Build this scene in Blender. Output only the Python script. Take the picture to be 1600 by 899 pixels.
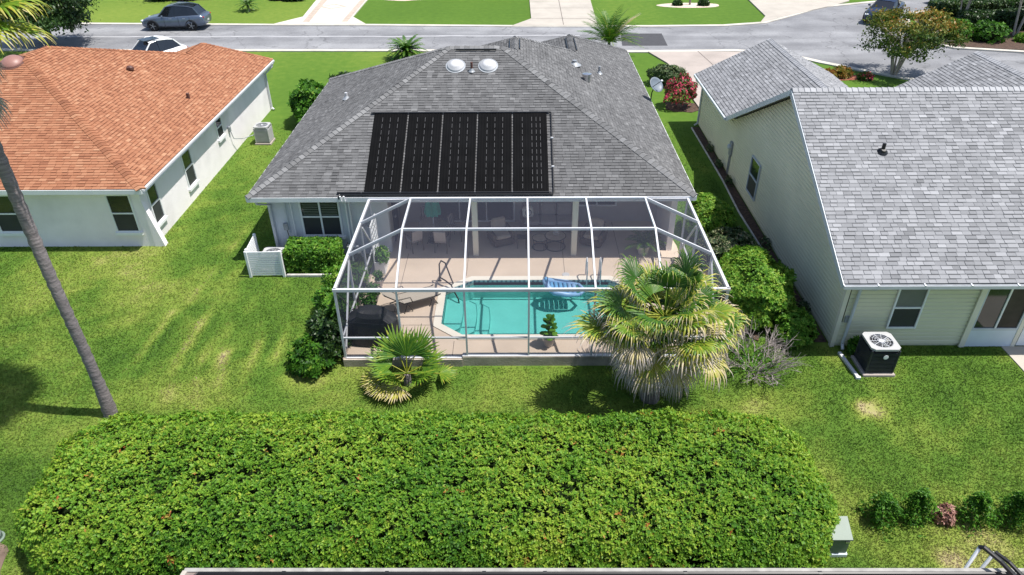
import bpy, bmesh, math, random
import numpy as np
from mathutils import Vector, Matrix
from mathutils.geometry import tessellate_polygon

for o in list(bpy.data.objects): bpy.data.objects.remove(o)
scene = bpy.context.scene
COL = scene.collection
random.seed(7)
rng = np.random.default_rng(11)

# ------------------------------------------------------------------ camera, sky, sun, exposure
cam_data = bpy.data.cameras.new('camera')
cam = bpy.data.objects.new('camera', cam_data); COL.objects.link(cam)
cam_data.sensor_width = 36.0
cam_data.lens = 1107.6/1600*36.0
cam_data.clip_start = 0.1; cam_data.clip_end = 3000
def camera_matrix(pitch, yaw, roll, loc):
    p, y, r = map(math.radians, (pitch, yaw, roll))
    fw = Vector((math.sin(y)*math.cos(p), math.cos(y)*math.cos(p), -math.sin(p)))
    rt = Vector((math.cos(y), -math.sin(y), 0)); up = rt.cross(fw)
    rt2 = rt*math.cos(r) + up*math.sin(r); up2 = up*math.cos(r) - rt*math.sin(r)
    m = Matrix((rt2, up2, -fw)).transposed().to_4x4(); m.translation = loc
    return m
cam.matrix_world = camera_matrix(33.42, -0.57, -0.49, Vector((0, 0, 13)))
scene.camera = cam

SUNV = Vector((0.40, -0.04, 1.0)).normalized()      # towards the sun
elev = math.asin(SUNV.z)
world = bpy.data.worlds.new('World'); scene.world = world; world.use_nodes = True
wn = world.node_tree.nodes; wl = world.node_tree.links
for n in list(wn): wn.remove(n)
sky = wn.new('ShaderNodeTexSky'); sky.sky_type = 'NISHITA'; sky.sun_disc = False
sky.sun_elevation = elev
sky.sun_rotation = math.atan2(SUNV.x, SUNV.y)
sky.air_density = 1.0; sky.dust_density = 1.2; sky.ozone_density = 1.0
bg = wn.new('ShaderNodeBackground'); bg.inputs['Strength'].default_value = 0.115
wo = wn.new('ShaderNodeOutputWorld')
wl.new(sky.outputs[0], bg.inputs['Color']); wl.new(bg.outputs[0], wo.inputs['Surface'])
sun_data = bpy.data.lights.new('sun', 'SUN'); sun_data.energy = 4.7; sun_data.angle = math.radians(0.53)
sun_data.color = (1.0, 0.96, 0.90)
sun = bpy.data.objects.new('sun', sun_data); COL.objects.link(sun)
sun.rotation_euler = SUNV.to_track_quat('Z', 'Y').to_euler(); sun.location = (20, -3, 55)
scene.view_settings.view_transform = 'Standard'; scene.view_settings.look = 'None'
scene.view_settings.gamma = 1; scene.view_settings.use_curve_mapping = False
scene.view_settings.exposure = 0.55
scene.cycles.max_bounces = 10; scene.cycles.transparent_max_bounces = 24
scene.cycles.diffuse_bounces = 4

# ------------------------------------------------------------------ materials
MATS = {}
def _nodes(name):
    m = bpy.data.materials.new(name); m.use_nodes = True
    nt = m.node_tree; b = nt.nodes['Principled BSDF']
    MATS[name] = m
    return m, nt, nt.nodes, nt.links, b
def ramp_node(N, stops):
    r = N.new('ShaderNodeValToRGB'); e = r.color_ramp.elements
    e[0].position, e[0].color = stops[0][0], (*stops[0][1], 1)
    e[1].position, e[1].color = stops[-1][0], (*stops[-1][1], 1)
    for p, c in stops[1:-1]:
        x = e.new(p); x.color = (*c, 1)
    return r
def mat(name, col, rough=0.6, var=0.12, scale=3.0, detail=6, bump=0.0, bscale=40.0, metal=0.0, spec=0.4, stains=0.0, stretch=None):
    """plain surface: colour with soft noise wear and fine relief"""
    m, nt, N, L, b = _nodes(name)
    tc = N.new('ShaderNodeTexCoord'); src = tc.outputs['Object']
    if stretch:
        mp = N.new('ShaderNodeMapping'); mp.inputs['Scale'].default_value = stretch
        L.new(src, mp.inputs['Vector']); src = mp.outputs[0]
    nz = N.new('ShaderNodeTexNoise'); nz.inputs['Scale'].default_value = scale; nz.inputs['Detail'].default_value = detail
    L.new(src, nz.inputs['Vector'])
    lo = tuple(max(0, c*(1-var)) for c in col); hi = tuple(min(1, c*(1+var)) for c in col)
    r = ramp_node(N, [(0.3, lo), (0.7, hi)]); L.new(nz.outputs['Fac'], r.inputs['Fac'])
    out = r.outputs['Color']
    if stains:
        n2 = N.new('ShaderNodeTexNoise'); n2.inputs['Scale'].default_value = scale*0.35; n2.inputs['Detail'].default_value = 8
        L.new(src, n2.inputs['Vector'])
        r2 = ramp_node(N, [(0.52, (1, 1, 1)), (0.72, (1-stains,)*3)]); L.new(n2.outputs['Fac'], r2.inputs['Fac'])
        mx = N.new('ShaderNodeMixRGB'); mx.blend_type = 'MULTIPLY'; mx.inputs['Fac'].default_value = 1
        L.new(out, mx.inputs['Color1']); L.new(r2.outputs['Color'], mx.inputs['Color2']); out = mx.outputs['Color']
    L.new(out, b.inputs['Base Color'])
    b.inputs['Roughness'].default_value = rough; b.inputs['Metallic'].default_value = metal
    b.inputs['Specular IOR Level'].default_value = spec
    if bump:
        n3 = N.new('ShaderNodeTexNoise'); n3.inputs['Scale'].default_value = bscale; n3.inputs['Detail'].default_value = 4
        L.new(tc.outputs['Object'], n3.inputs['Vector'])
        bp = N.new('ShaderNodeBump'); bp.inputs['Strength'].default_value = bump; bp.inputs['Distance'].default_value = 0.02
        L.new(n3.outputs['Fac'], bp.inputs['Height']); L.new(bp.outputs['Normal'], b.inputs['Normal'])
    return m
def tone_mat(name, stops, rough=0.55, translucent=0.0, spec=0.3, mottling=0.0, mscale=(0.6, 0.6, 0.6), obj_tone=False, rand=0.0, grain=0.0):
    """colour read from each piece's own tone value"""
    m, nt, N, L, b = _nodes(name)
    at = N.new('ShaderNodeAttribute'); at.attribute_name = 'tone'
    fac = at.outputs['Fac']
    if obj_tone:
        ao = N.new('ShaderNodeAttribute'); ao.attribute_type = 'OBJECT'; ao.attribute_name = 'tone'
        ad = N.new('ShaderNodeMath'); ad.operation = 'ADD'
        L.new(fac, ad.inputs[0]); L.new(ao.outputs['Fac'], ad.inputs[1]); fac = ad.outputs[0]
    if mottling:
        g = N.new('ShaderNodeNewGeometry')
        mp = N.new('ShaderNodeMapping'); mp.inputs['Scale'].default_value = mscale
        L.new(g.outputs['Position'], mp.inputs['Vector'])
        nz = N.new('ShaderNodeTexNoise'); nz.inputs['Scale'].default_value = 1; nz.inputs['Detail'].default_value = 7; nz.inputs['Roughness'].default_value = 0.6
        L.new(mp.outputs[0], nz.inputs['Vector'])
        ml = N.new('ShaderNodeMath'); ml.operation = 'MULTIPLY_ADD'; ml.inputs[1].default_value = mottling; ml.inputs[2].default_value = -mottling*0.5
        L.new(nz.outputs['Fac'], ml.inputs[0])
        a2 = N.new('ShaderNodeMath'); a2.operation = 'ADD'; L.new(fac, a2.inputs[0]); L.new(ml.outputs[0], a2.inputs[1]); fac = a2.outputs[0]
    if grain:
        g2 = N.new('ShaderNodeNewGeometry')
        n2 = N.new('ShaderNodeTexNoise'); n2.inputs['Scale'].default_value = 45; n2.inputs['Detail'].default_value = 3
        L.new(g2.outputs['Position'], n2.inputs['Vector'])
        m2 = N.new('ShaderNodeMath'); m2.operation = 'MULTIPLY_ADD'; m2.inputs[1].default_value = grain; m2.inputs[2].default_value = -grain*0.5
        L.new(n2.outputs['Fac'], m2.inputs[0])
        a3 = N.new('ShaderNodeMath'); a3.operation = 'ADD'; L.new(fac, a3.inputs[0]); L.new(m2.outputs[0], a3.inputs[1]); fac = a3.outputs[0]
    r = ramp_node(N, stops); L.new(fac, r.inputs['Fac'])
    L.new(r.outputs['Color'], b.inputs['Base Color'])
    b.inputs['Roughness'].default_value = rough; b.inputs['Specular IOR Level'].default_value = spec
    if translucent:
        t = N.new('ShaderNodeBsdfTranslucent'); L.new(r.outputs['Color'], t.inputs['Color'])
        mx = N.new('ShaderNodeMixShader'); mx.inputs['Fac'].default_value = translucent
        L.new(b.outputs[0], mx.inputs[1]); L.new(t.outputs[0], mx.inputs[2])
        L.new(mx.outputs[0], N['Material Output'].inputs['Surface'])
    return m

# paint, metal, masonry
mat('white_paint', (0.78, 0.79, 0.80), 0.45, 0.04, 2)
mat('white_metal', (0.55, 0.56, 0.585), 0.35, 0.05, 4, stains=0.10)
mat('stucco_white', (0.84, 0.795, 0.80), 0.85, 0.05, 1.2, bump=0.5, bscale=30, stains=0.16)
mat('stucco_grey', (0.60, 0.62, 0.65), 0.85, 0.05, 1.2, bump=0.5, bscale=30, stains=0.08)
mat('stucco_tan', (0.42, 0.37, 0.31), 0.9, 0.22, 2.5, bump=0.7, bscale=25, stains=0.35)
mat('cream_siding', (0.66, 0.64, 0.47), 0.55, 0.05, 0.8, stains=0.10)
mat('cream_paint', (0.70, 0.67, 0.56), 0.5, 0.05, 2)
mat('pale_blue_panel', (0.60, 0.66, 0.72), 0.5, 0.05, 2)
mat('fascia_white', (0.74, 0.75, 0.77), 0.5, 0.05, 1.5, stains=0.12)
mat('gutter_grey', (0.50, 0.54, 0.58), 0.4, 0.06, 2)
mat('underlay_grey', (0.10, 0.10, 0.105), 0.9, 0.1)
mat('underlay_orange', (0.12, 0.045, 0.028), 0.9, 0.1)
mat('underlay_pale', (0.2, 0.2, 0.205), 0.9, 0.1)
mat('concrete', (0.37, 0.32, 0.285), 0.85, 0.10, 0.8, bump=0.25, bscale=60, stains=0.18)
mat('pale_concrete', (0.40, 0.365, 0.315), 0.85, 0.08, 0.9, bump=0.25, bscale=60, stains=0.16)
mat('kerb_concrete', (0.50, 0.47, 0.41), 0.85, 0.12, 1.5, stains=0.2)
mat('decor_white', (0.52, 0.485, 0.425), 0.8, 0.07, 0.7, stains=0.14)
mat('decor_brown', (0.40, 0.33, 0.27), 0.85, 0.15, 3)
mat('deck_paint', (0.58, 0.47, 0.375), 0.75, 0.06, 1.1, bump=0.15, bscale=70, stains=0.10)
mat('coping', (0.72, 0.67, 0.58), 0.75, 0.05, 2, stains=0.06)
mat('dark_joint', (0.13, 0.11, 0.10), 0.9, 0.1)
mat('asphalt_patch', (0.055, 0.055, 0.06), 0.9, 0.12, 4, bump=0.3, bscale=50)
mat('mulch', (0.075, 0.045, 0.032), 0.95, 0.5, 9, bump=0.9, bscale=25)
mat('red_mulch', (0.26, 0.085, 0.05), 0.95, 0.4, 9, bump=0.9, bscale=25)
mat('dirt', (0.17, 0.12, 0.09), 0.95, 0.3, 4, bump=0.6, bscale=30)
mat('sandy_soil', (0.36, 0.27, 0.215), 0.95, 0.35, 6, bump=0.8, bscale=30)
mat('pebbles', (0.55, 0.45, 0.37), 0.9, 0.3, 12, bump=0.8, bscale=30)
mat('bark', (0.25, 0.21, 0.18), 0.95, 0.35, 5, bump=0.9, bscale=18, stretch=(1, 1, 6))
mat('palm_bark', (0.19, 0.165, 0.165), 0.95, 0.3, 4, bump=1.0, bscale=14, stretch=(1, 1, 7))
mat('pale_bark', (0.42, 0.36, 0.31), 0.9, 0.2, 5)
mat('dead_twig', (0.29, 0.25, 0.235), 0.9, 0.3, 8)
mat('leaf_core', (0.012, 0.02, 0.007), 1.0, 0.5, 14, bump=1.0, bscale=30, spec=0.0)  # near-black filling: shade between the leaves is put into this colour
mat('black_mat', (0.0045, 0.0045, 0.005), 0.8, 0.25, 1.4, bump=0.1, bscale=12, spec=0.06)
mat('black_pipe', (0.008, 0.008, 0.009), 0.35, 0.2, 4, spec=0.5)
mat('grey_strap', (0.09, 0.09, 0.094), 0.6, 0.2, 6)
mat('black_fabric', (0.018, 0.019, 0.022), 0.6, 0.25, 3, bump=0.3, bscale=9)
mat('dark_wicker', (0.12, 0.09, 0.07), 0.8, 0.3, 30, bump=0.5, bscale=60)
mat('cushion_tan', (0.40, 0.34, 0.28), 0.9, 0.08, 5, bump=0.2, bscale=15)
mat('cushion_grey', (0.33, 0.30, 0.29), 0.9, 0.08, 5, bump=0.2, bscale=15)
mat('pillow_white', (0.70, 0.68, 0.64), 0.9, 0.06, 5)
mat('pillow_dark', (0.06, 0.06, 0.08), 0.9, 0.2, 5)
mat('teal_fabric', (0.01, 0.30, 0.22), 0.8, 0.15, 6)
mat('sling_tan', (0.42, 0.37, 0.31), 0.8, 0.08, 20)
mat('bronze', (0.05, 0.042, 0.036), 0.4, 0.2, 10, metal=0.4)
mat('black_metal', (0.012, 0.012, 0.013), 0.4, 0.2, 8)
mat('steel', (0.62, 0.62, 0.63), 0.25, 0.05, 6, metal=0.9)
mat('table_wood', (0.45, 0.36, 0.28), 0.6, 0.15, 6)
mat('float_blue', (0.13, 0.35, 0.60), 0.35, 0.10, 3)
mat('float_light', (0.24, 0.42, 0.66), 0.35, 0.10, 3)
mat('pool_plaster', (0.46, 0.66, 0.64), 0.8, 0.05, 1.5)
mat('pool_tile', (0.02, 0.10, 0.14), 0.3, 0.5, 22)
mat('step_line', (0.10, 0.28, 0.30), 0.4, 0.3, 10)
mat('tile_pale', (0.26, 0.42, 0.44), 0.3, 0.2, 10)
mat('clay_pot', (0.55, 0.50, 0.46), 0.8, 0.12, 6)
mat('door_blue', (0.035, 0.045, 0.07), 0.4, 0.1, 2)
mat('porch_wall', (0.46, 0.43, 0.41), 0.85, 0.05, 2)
mat('ac_white', (0.42, 0.42, 0.42), 0.45, 0.06, 3, stains=0.1)
mat('ac_dark', (0.035, 0.04, 0.05), 0.45, 0.15, 5, metal=0.2)
mat('ac_core', (0.012, 0.012, 0.014), 0.8, 0.2, 5)
mat('copper_dome', (0.27, 0.14, 0.115), 0.45, 0.08, 3)
mat('vent_dark', (0.10, 0.045, 0.035), 0.6, 0.2, 5)
mat('dome_white', (0.50, 0.50, 0.51), 0.25, 0.05, 3)
mat('lead', (0.30, 0.32, 0.34), 0.5, 0.15, 5, metal=0.3)
mat('dish_grey', (0.14, 0.17, 0.20), 0.45, 0.12, 3)
mat('transformer_green', (0.17, 0.22, 0.18), 0.5, 0.10, 3, stains=0.15)
mat('stone_edge', (0.50, 0.48, 0.45), 0.9, 0.2, 6, bump=0.5, bscale=20)
mat('roof_pink', (0.20, 0.165, 0.15), 0.9, 0.15, 6, bump=0.4, bscale=30)
mat('drip_edge', (0.30, 0.29, 0.27), 0.7, 0.2, 6, stains=0.2)
mat('car_grey', (0.13, 0.165, 0.225), 0.22, 0.03, 1, metal=0.55, spec=0.6)
mat('car_white', (0.78, 0.79, 0.80), 0.2, 0.02, 1, spec=0.6)
mat('car_navy', (0.022, 0.035, 0.075), 0.2, 0.03, 1, metal=0.3, spec=0.6)
mat('tyre', (0.015, 0.015, 0.016), 0.85, 0.2, 10)
mat('rim_dark', (0.05, 0.05, 0.055), 0.35, 0.1, 5, metal=0.6)
mat('rim_silver', (0.45, 0.45, 0.47), 0.3, 0.1, 5, metal=0.8)
mat('tail_red', (0.35, 0.01, 0.01), 0.2, 0.1, 5)
mat('head_lamp', (0.75, 0.78, 0.8), 0.1, 0.05, 5)
mat('skylight_glass', (0.012, 0.014, 0.02), 0.08, 0.1, 2, spec=0.8)
mat('car_glass', (0.010, 0.012, 0.016), 0.06, 0.1, 1, spec=0.8)
mat('window_glass', (0.020, 0.026, 0.028), 0.07, 0.3, 0.8, spec=0.7)
mat('window_screen', (0.035, 0.038, 0.042), 0.55, 0.15, 2)
mat('blind', (0.16, 0.17, 0.15), 0.7, 0.1, 4)
mat('interior_brown', (0.03, 0.024, 0.02), 0.6, 0.6, 2)
mat('green_metal', (0.05, 0.12, 0.06), 0.6, 0.2, 4)

# road: worn asphalt with pale wheel sweep
def road_mat():
    m, nt, N, L, b = _nodes('asphalt')
    g = N.new('ShaderNodeNewGeometry')
    n1 = N.new('ShaderNodeTexNoise'); n1.inputs['Scale'].default_value = 7; n1.inputs['Detail'].default_value = 9; n1.inputs['Roughness'].default_value = .7
    mp = N.new('ShaderNodeMapping'); mp.inputs['Scale'].default_value = (0.06, 0.45, 1)
    n2 = N.new('ShaderNodeTexNoise'); n2.inputs['Scale'].default_value = 1; n2.inputs['Detail'].default_value = 7
    L.new(g.outputs['Position'], n1.inputs['Vector']); L.new(g.outputs['Position'], mp.inputs['Vector']); L.new(mp.outputs[0], n2.inputs['Vector'])
    ad = N.new('ShaderNodeMath'); ad.operation = 'MULTIPLY_ADD'; ad.inputs[1].default_value = 0.5
    L.new(n1.outputs['Fac'], ad.inputs[0]); L.new(n2.outputs['Fac'], ad.inputs[2])
    r = ramp_node(N, [(0.42, (0.14, 0.142, 0.150)), (0.70, (0.19, 0.192, 0.20)), (0.92, (0.265, 0.267, 0.275))]); L.new(ad.outputs[0], r.inputs['Fac'])
    vo = N.new('ShaderNodeTexVoronoi'); vo.feature = 'DISTANCE_TO_EDGE'; vo.inputs['Scale'].default_value = 0.22
    wp = N.new('ShaderNodeTexNoise'); wp.inputs['Scale'].default_value = 0.8; wp.inputs['Detail'].default_value = 6
    L.new(g.outputs['Position'], wp.inputs['Vector'])
    va = N.new('ShaderNodeVectorMath'); va.operation = 'MULTIPLY_ADD'; va.inputs[1].default_value = (2.5, 2.5, 0)
    L.new(wp.outputs['Color'], va.inputs[0]); L.new(g.outputs['Position'], va.inputs[2]); L.new(va.outputs[0], vo.inputs['Vector'])
    cr = ramp_node(N, [(0.0, (0.62, 0.62, 0.62)), (0.012, (1, 1, 1))]); L.new(vo.outputs['Distance'], cr.inputs['Fac'])
    st = N.new('ShaderNodeTexNoise'); st.inputs['Scale'].default_value = 0.5; st.inputs['Detail'].default_value = 8; L.new(g.outputs['Position'], st.inputs['Vector'])
    sr = ramp_node(N, [(0.35, (0.82, 0.82, 0.83)), (0.62, (1.06, 1.06, 1.06))]); L.new(st.outputs['Fac'], sr.inputs['Fac'])
    m1 = N.new('ShaderNodeMixRGB'); m1.blend_type = 'MULTIPLY'; m1.inputs['Fac'].default_value = 1; L.new(r.outputs['Color'], m1.inputs['Color1']); L.new(cr.outputs['Color'], m1.inputs['Color2'])
    m2 = N.new('ShaderNodeMixRGB'); m2.blend_type = 'MULTIPLY'; m2.inputs['Fac'].default_value = 1; L.new(m1.outputs['Color'], m2.inputs['Color1']); L.new(sr.outputs['Color'], m2.inputs['Color2'])
    L.new(m2.outputs['Color'], b.inputs['Base Color']); b.inputs['Roughness'].default_value = 0.9
    bp = N.new('ShaderNodeBump'); bp.inputs['Strength'].default_value = 0.3; bp.inputs['Distance'].default_value = 0.02
    n3 = N.new('ShaderNodeTexNoise'); n3.inputs['Scale'].default_value = 40; L.new(g.outputs['Position'], n3.inputs['Vector'])
    L.new(n3.outputs['Fac'], bp.inputs['Height']); L.new(bp.outputs['Normal'], b.inputs['Normal'])
road_mat()
# worn pale crown line of the road
mat('worn_crown', (0.34, 0.34, 0.35), 0.9, 0.25, 2.5, stretch=(0.4, 2, 1))
# lawn soil and turf, dryness stored on the terrain
GRASS = [(0.0, (0.030, 0.075, 0.011)), (0.35, (0.080, 0.152, 0.021)), (0.6, (0.165, 0.220, 0.038)), (0.78, (0.27, 0.275, 0.085)), (0.88, (0.33, 0.28, 0.15)), (1.0, (0.33, 0.245, 0.18))]
tone_mat('lawn', GRASS, 0.95, mottling=0.35, mscale=(2.2, 2.2, 2.2), grain=0.3, spec=0.1)
tone_mat('grass_blade', GRASS, 0.6, translucent=0.42, spec=0.2)
tone_mat('hedge_leaf', [(0, (0.020, 0.07, 0.010)), (0.3, (0.065, 0.185, 0.016)), (0.6, (0.155, 0.31, 0.026)), (0.86, (0.32, 0.43, 0.045)), (0.93, (0.33, 0.30, 0.06)), (1.0, (0.42, 0.13, 0.04))], 0.5, translucent=0.34, spec=0.22)
tone_mat('bush_leaf', [(0, (0.014, 0.05, 0.008)), (0.4, (0.05, 0.16, 0.014)), (0.75, (0.14, 0.31, 0.03)), (1.0, (0.30, 0.42, 0.06))], 0.5, translucent=0.32, spec=0.22)
tone_mat('variegated_leaf', [(0, (0.02, 0.045, 0.015)), (0.5, (0.06, 0.11, 0.04)), (0.75, (0.16, 0.20, 0.08)), (1.0, (0.44, 0.38, 0.27))], 0.5, translucent=0.2)
tone_mat('dark_leaf', [(0, (0.010, 0.03, 0.008)), (0.6, (0.03, 0.075, 0.015)), (1.0, (0.09, 0.16, 0.03))], 0.4, translucent=0.22, spec=0.4)
tone_mat('autumn_leaf', [(0, (0.03, 0.075, 0.015)), (0.45, (0.10, 0.16, 0.025)), (0.75, (0.26, 0.21, 0.03)), (1.0, (0.38, 0.15, 0.04))], 0.5, translucent=0.3)
tone_mat('red_bloom', [(0, (0.03, 0.08, 0.015)), (0.45, (0.06, 0.13, 0.02)), (0.5, (0.55, 0.03, 0.10)), (1.0, (0.78, 0.12, 0.20))], 0.5, translucent=0.25)
tone_mat('pink_leaf', [(0, (0.16, 0.06, 0.05)), (0.5, (0.38, 0.20, 0.16)), (1.0, (0.55, 0.36, 0.28))], 0.6, translucent=0.2)
tone_mat('purple_leaf', [(0, (0.02, 0.012, 0.015)), (0.6, (0.09, 0.05, 0.06)), (1.0, (0.26, 0.17, 0.18))], 0.6, translucent=0.15)
FROND = [(0.0, (0.02, 0.07, 0.008)), (0.28, (0.055, 0.15, 0.014)), (0.45, (0.15, 0.25, 0.02)), (0.6, (0.40, 0.38, 0.05)), (0.74, (0.52, 0.43, 0.24)), (0.86, (0.50, 0.44, 0.38)), (1.0, (0.34, 0.30, 0.29))]
tone_mat('frond', FROND, 0.45, translucent=0.25, spec=0.4)
tone_mat('shingle_grey', [(0, (0.040, 0.040, 0.041)), (0.5, (0.12, 0.12, 0.121)), (1.0, (0.225, 0.225, 0.225))], 0.95, mottling=0.42, mscale=(1.6, 0.45, 0.45), obj_tone=True, spec=0.12, grain=0.3)
tone_mat('shingle_pale', [(0, (0.10, 0.102, 0.106)), (0.5, (0.235, 0.238, 0.247)), (1.0, (0.375, 0.378, 0.39))], 0.95, mottling=0.30, mscale=(1.3, 0.4, 0.4), obj_tone=True, spec=0.12, grain=0.25)
tone_mat('shingle_orange', [(0, (0.15, 0.060, 0.036)), (0.5, (0.305, 0.135, 0.075)), (1.0, (0.44, 0.25, 0.15))], 0.95, mottling=0.2, mscale=(0.6, 0.6, 0.6), obj_tone=True, spec=0.12, grain=0.22)

def water_mat():
    m, nt, N, L, b = _nodes('pool_water')
    t = N.new('ShaderNodeBsdfTransparent'); t.inputs['Color'].default_value = (0.50, 0.84, 0.82, 1)
    g = N.new('ShaderNodeBsdfGlossy'); g.inputs['Roughness'].default_value = 0.03
    f = N.new('ShaderNodeFresnel'); f.inputs['IOR'].default_value = 1.33
    nz = N.new('ShaderNodeTexNoise'); nz.inputs['Scale'].default_value = 4.5; nz.inputs['Detail'].default_value = 3
    geo = N.new('ShaderNodeNewGeometry'); L.new(geo.outputs['Position'], nz.inputs['Vector'])
    bp = N.new('ShaderNodeBump'); bp.inputs['Strength'].default_value = 0.25; bp.inputs['Distance'].default_value = 0.03
    L.new(nz.outputs['Fac'], bp.inputs['Height']); L.new(bp.outputs[0], g.inputs['Normal']); L.new(bp.outputs[0], f.inputs['Normal'])
    mx = N.new('ShaderNodeMixShader'); L.new(f.outputs[0], mx.inputs['Fac']); L.new(t.outputs[0], mx.inputs[1]); L.new(g.outputs[0], mx.inputs[2])
    L.new(mx.outputs[0], N['Material Output'].inputs['Surface'])
water_mat()
def screen_mat():
    m, nt, N, L, b = _nodes('insect_screen')
    t = N.new('ShaderNodeBsdfTransparent'); d = N.new('ShaderNodeBsdfDiffuse'); d.inputs['Color'].default_value = (0.075, 0.08, 0.11, 1)
    mx = N.new('ShaderNodeMixShader'); mx.inputs['Fac'].default_value = 0.27
    L.new(t.outputs[0], mx.inputs[1]); L.new(d.outputs[0], mx.inputs[2]); L.new(mx.outputs[0], N['Material Output'].inputs['Surface'])
screen_mat()

# ------------------------------------------------------------------ mesh helpers
OFF = {}
def tag(o, label=None, cat=None, group=None, kind=None):
    if label: o['label'] = label
    if cat: o['category'] = cat
    if group: o['group'] = group
    if kind: o['kind'] = kind
    return o
def thing(name, label, cat, loc=(0, 0, 0), rotz=0.0, group=None, world=True):
    """an Empty at the base of a thing; world=True: its parts are given in world coordinates"""
    o = bpy.data.objects.new(name, None); COL.objects.link(o); o.empty_display_size = 0.3
    o.location = loc; o.rotation_euler = (0, 0, rotz)
    OFF[o.name] = np.array(loc, float) if world else np.zeros(3)
    return tag(o, label, cat, group)
def link(name, me, material, parent=None, smooth=False):
    if material and not me.materials: me.materials.append(MATS[material])
    o = bpy.data.objects.new(name, me); COL.objects.link(o)
    if parent is not None:
        o.parent = parent; OFF[o.name] = OFF[parent.name]
    else: OFF[o.name] = np.zeros(3)
    if smooth:
        me.polygons.foreach_set('use_smooth', [True]*len(me.polygons))
    return o
def np_mesh(name, V, F, tone=None, off=None):
    """V (n,3), F (m,k) all faces with k corners, tone per face"""
    me = bpy.data.meshes.new(name)
    V = np.asarray(V, np.float32); F = np.asarray(F, np.int32)
    if off is not None: V = V - np.asarray(off, np.float32)
    m, k = F.shape
    me.vertices.add(len(V)); me.vertices.foreach_set('co', V.ravel())
    me.loops.add(m*k); me.loops.foreach_set('vertex_index', F.ravel())
    me.polygons.add(m); me.polygons.foreach_set('loop_start', np.arange(0, m*k, k, dtype=np.int32))
    me.update(calc_edges=True)
    if tone is not None:
        a = me.attributes.new('tone', 'FLOAT', 'FACE'); a.data.foreach_set('value', np.asarray(tone, np.float32))
    return me
class MB:
    def __init__(s): s.v = []; s.f = []; s.t = []
    def add(s, vs, fs, tone=0.0):
        b = len(s.v); s.v += [tuple(v) for v in vs]; s.f += [tuple(b+i for i in f) for f in fs]; s.t += [tone]*len(fs); return s
    def box(s, c, size, rz=0.0, tilt=None, bev=0.0):
        hx, hy, hz = size[0]/2, size[1]/2, size[2]/2
        R = Matrix.Rotation(rz, 3, 'Z')
        if tilt: R = R @ Matrix.Rotation(tilt[1], 3, tilt[0])
        c = Vector(c)
        if bev <= 0:
            vs = [c + R @ Vector((x*hx, y*hy, z*hz)) for z in (-1, 1) for x, y in ((-1, -1), (1, -1), (1, 1), (-1, 1))]
            return s.add(vs, [(3, 2, 1, 0), (4, 5, 6, 7), (0, 1, 5, 4), (1, 2, 6, 5), (2, 3, 7, 6), (3, 0, 4, 7)])
        b = min(bev, hx*.9, hy*.9, hz*.9)
        def ring(z, i):
            x, y = hx-i, hy-i
            return [(-x+b, -y, z), (x-b, -y, z), (x, -y+b, z), (x, y-b, z), (x-b, y, z), (-x+b, y, z), (-x, y-b, z), (-x, -y+b, z)]
        rs = [ring(-hz, b*.9), ring(-hz+b, 0), ring(hz-b, 0), ring(hz, b*.9)]
        vs = [c + R @ Vector(p) for r in rs for p in r]
        fs = [tuple(range(7, -1, -1)), tuple(range(24, 32))]
        for k in range(3):
            for i in range(8): fs.append((k*8+i, k*8+(i+1) % 8, k*8+8+(i+1) % 8, k*8+8+i))
        return s.add(vs, fs)
    def beam(s, a, b, w, h, up=(0, 0, 1)):
        a, b = Vector(a), Vector(b); d = (b-a).normalized(); u = Vector(up)
        if abs(d.dot(u)) > .98: u = Vector((0, 1, 0))
        r = d.cross(u).normalized(); u = r.cross(d)
        vs = [p + r*(x*w/2) + u*(z*h/2) for p in (a, b) for x, z in ((-1, -1), (1, -1), (1, 1), (-1, 1))]
        return s.add(vs, [(0, 1, 2, 3), (7, 6, 5, 4), (0, 4, 5, 1), (1, 5, 6, 2), (2, 6, 7, 3), (3, 7, 4, 0)])
    def tube(s, pts, r, n=8, cap=True):
        pts = [Vector(p) for p in pts]; rs = r if isinstance(r, (list, tuple)) else [r]*len(pts)
        vs = []; fs = []
        prev = None
        for i, p in enumerate(pts):
            d = (pts[min(i+1, len(pts)-1)] - pts[max(i-1, 0)]).normalized()
            if prev is None:
                a = d.orthogonal().normalized()
            else:
                a = prev - d*prev.dot(d)
                a = a.normalized() if a.length > 1e-5 else d.orthogonal().normalized()
            prev = a; b = d.cross(a)
            for k in range(n):
                t = 2*math.pi*k/n; vs.append(p + (a*math.cos(t) + b*math.sin(t))*rs[i])
        for i in range(len(pts)-1):
            for k in range(n): fs.append((i*n+k, i*n+(k+1) % n, (i+1)*n+(k+1) % n, (i+1)*n+k))
        if cap: fs += [tuple(range(n-1, -1, -1)), tuple(range((len(pts)-1)*n, len(pts)*n))]
        return s.add(vs, fs)
    def lathe(s, c, prof, n=20, axis=None):
        c = Vector(c); vs = []; fs = []
        Q = Vector(axis).normalized().to_track_quat('Z', 'Y').to_matrix() if axis else Matrix.Identity(3)
        for r, z in prof:
            for k in range(n):
                t = 2*math.pi*k/n; vs.append(c + Q @ Vector((r*math.cos(t), r*math.sin(t), z)))
        for i in range(len(prof)-1):
            for k in range(n): fs.append((i*n+k, i*n+(k+1) % n, (i+1)*n+(k+1) % n, (i+1)*n+k))
        fs += [tuple(range(n-1, -1, -1)), tuple(range((len(prof)-1)*n, len(prof)*n))]
        return s.add(vs, fs)
    def poly(s, pts, tone=0.0): return s.add(pts, [tuple(range(len(pts)))], tone)
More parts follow.
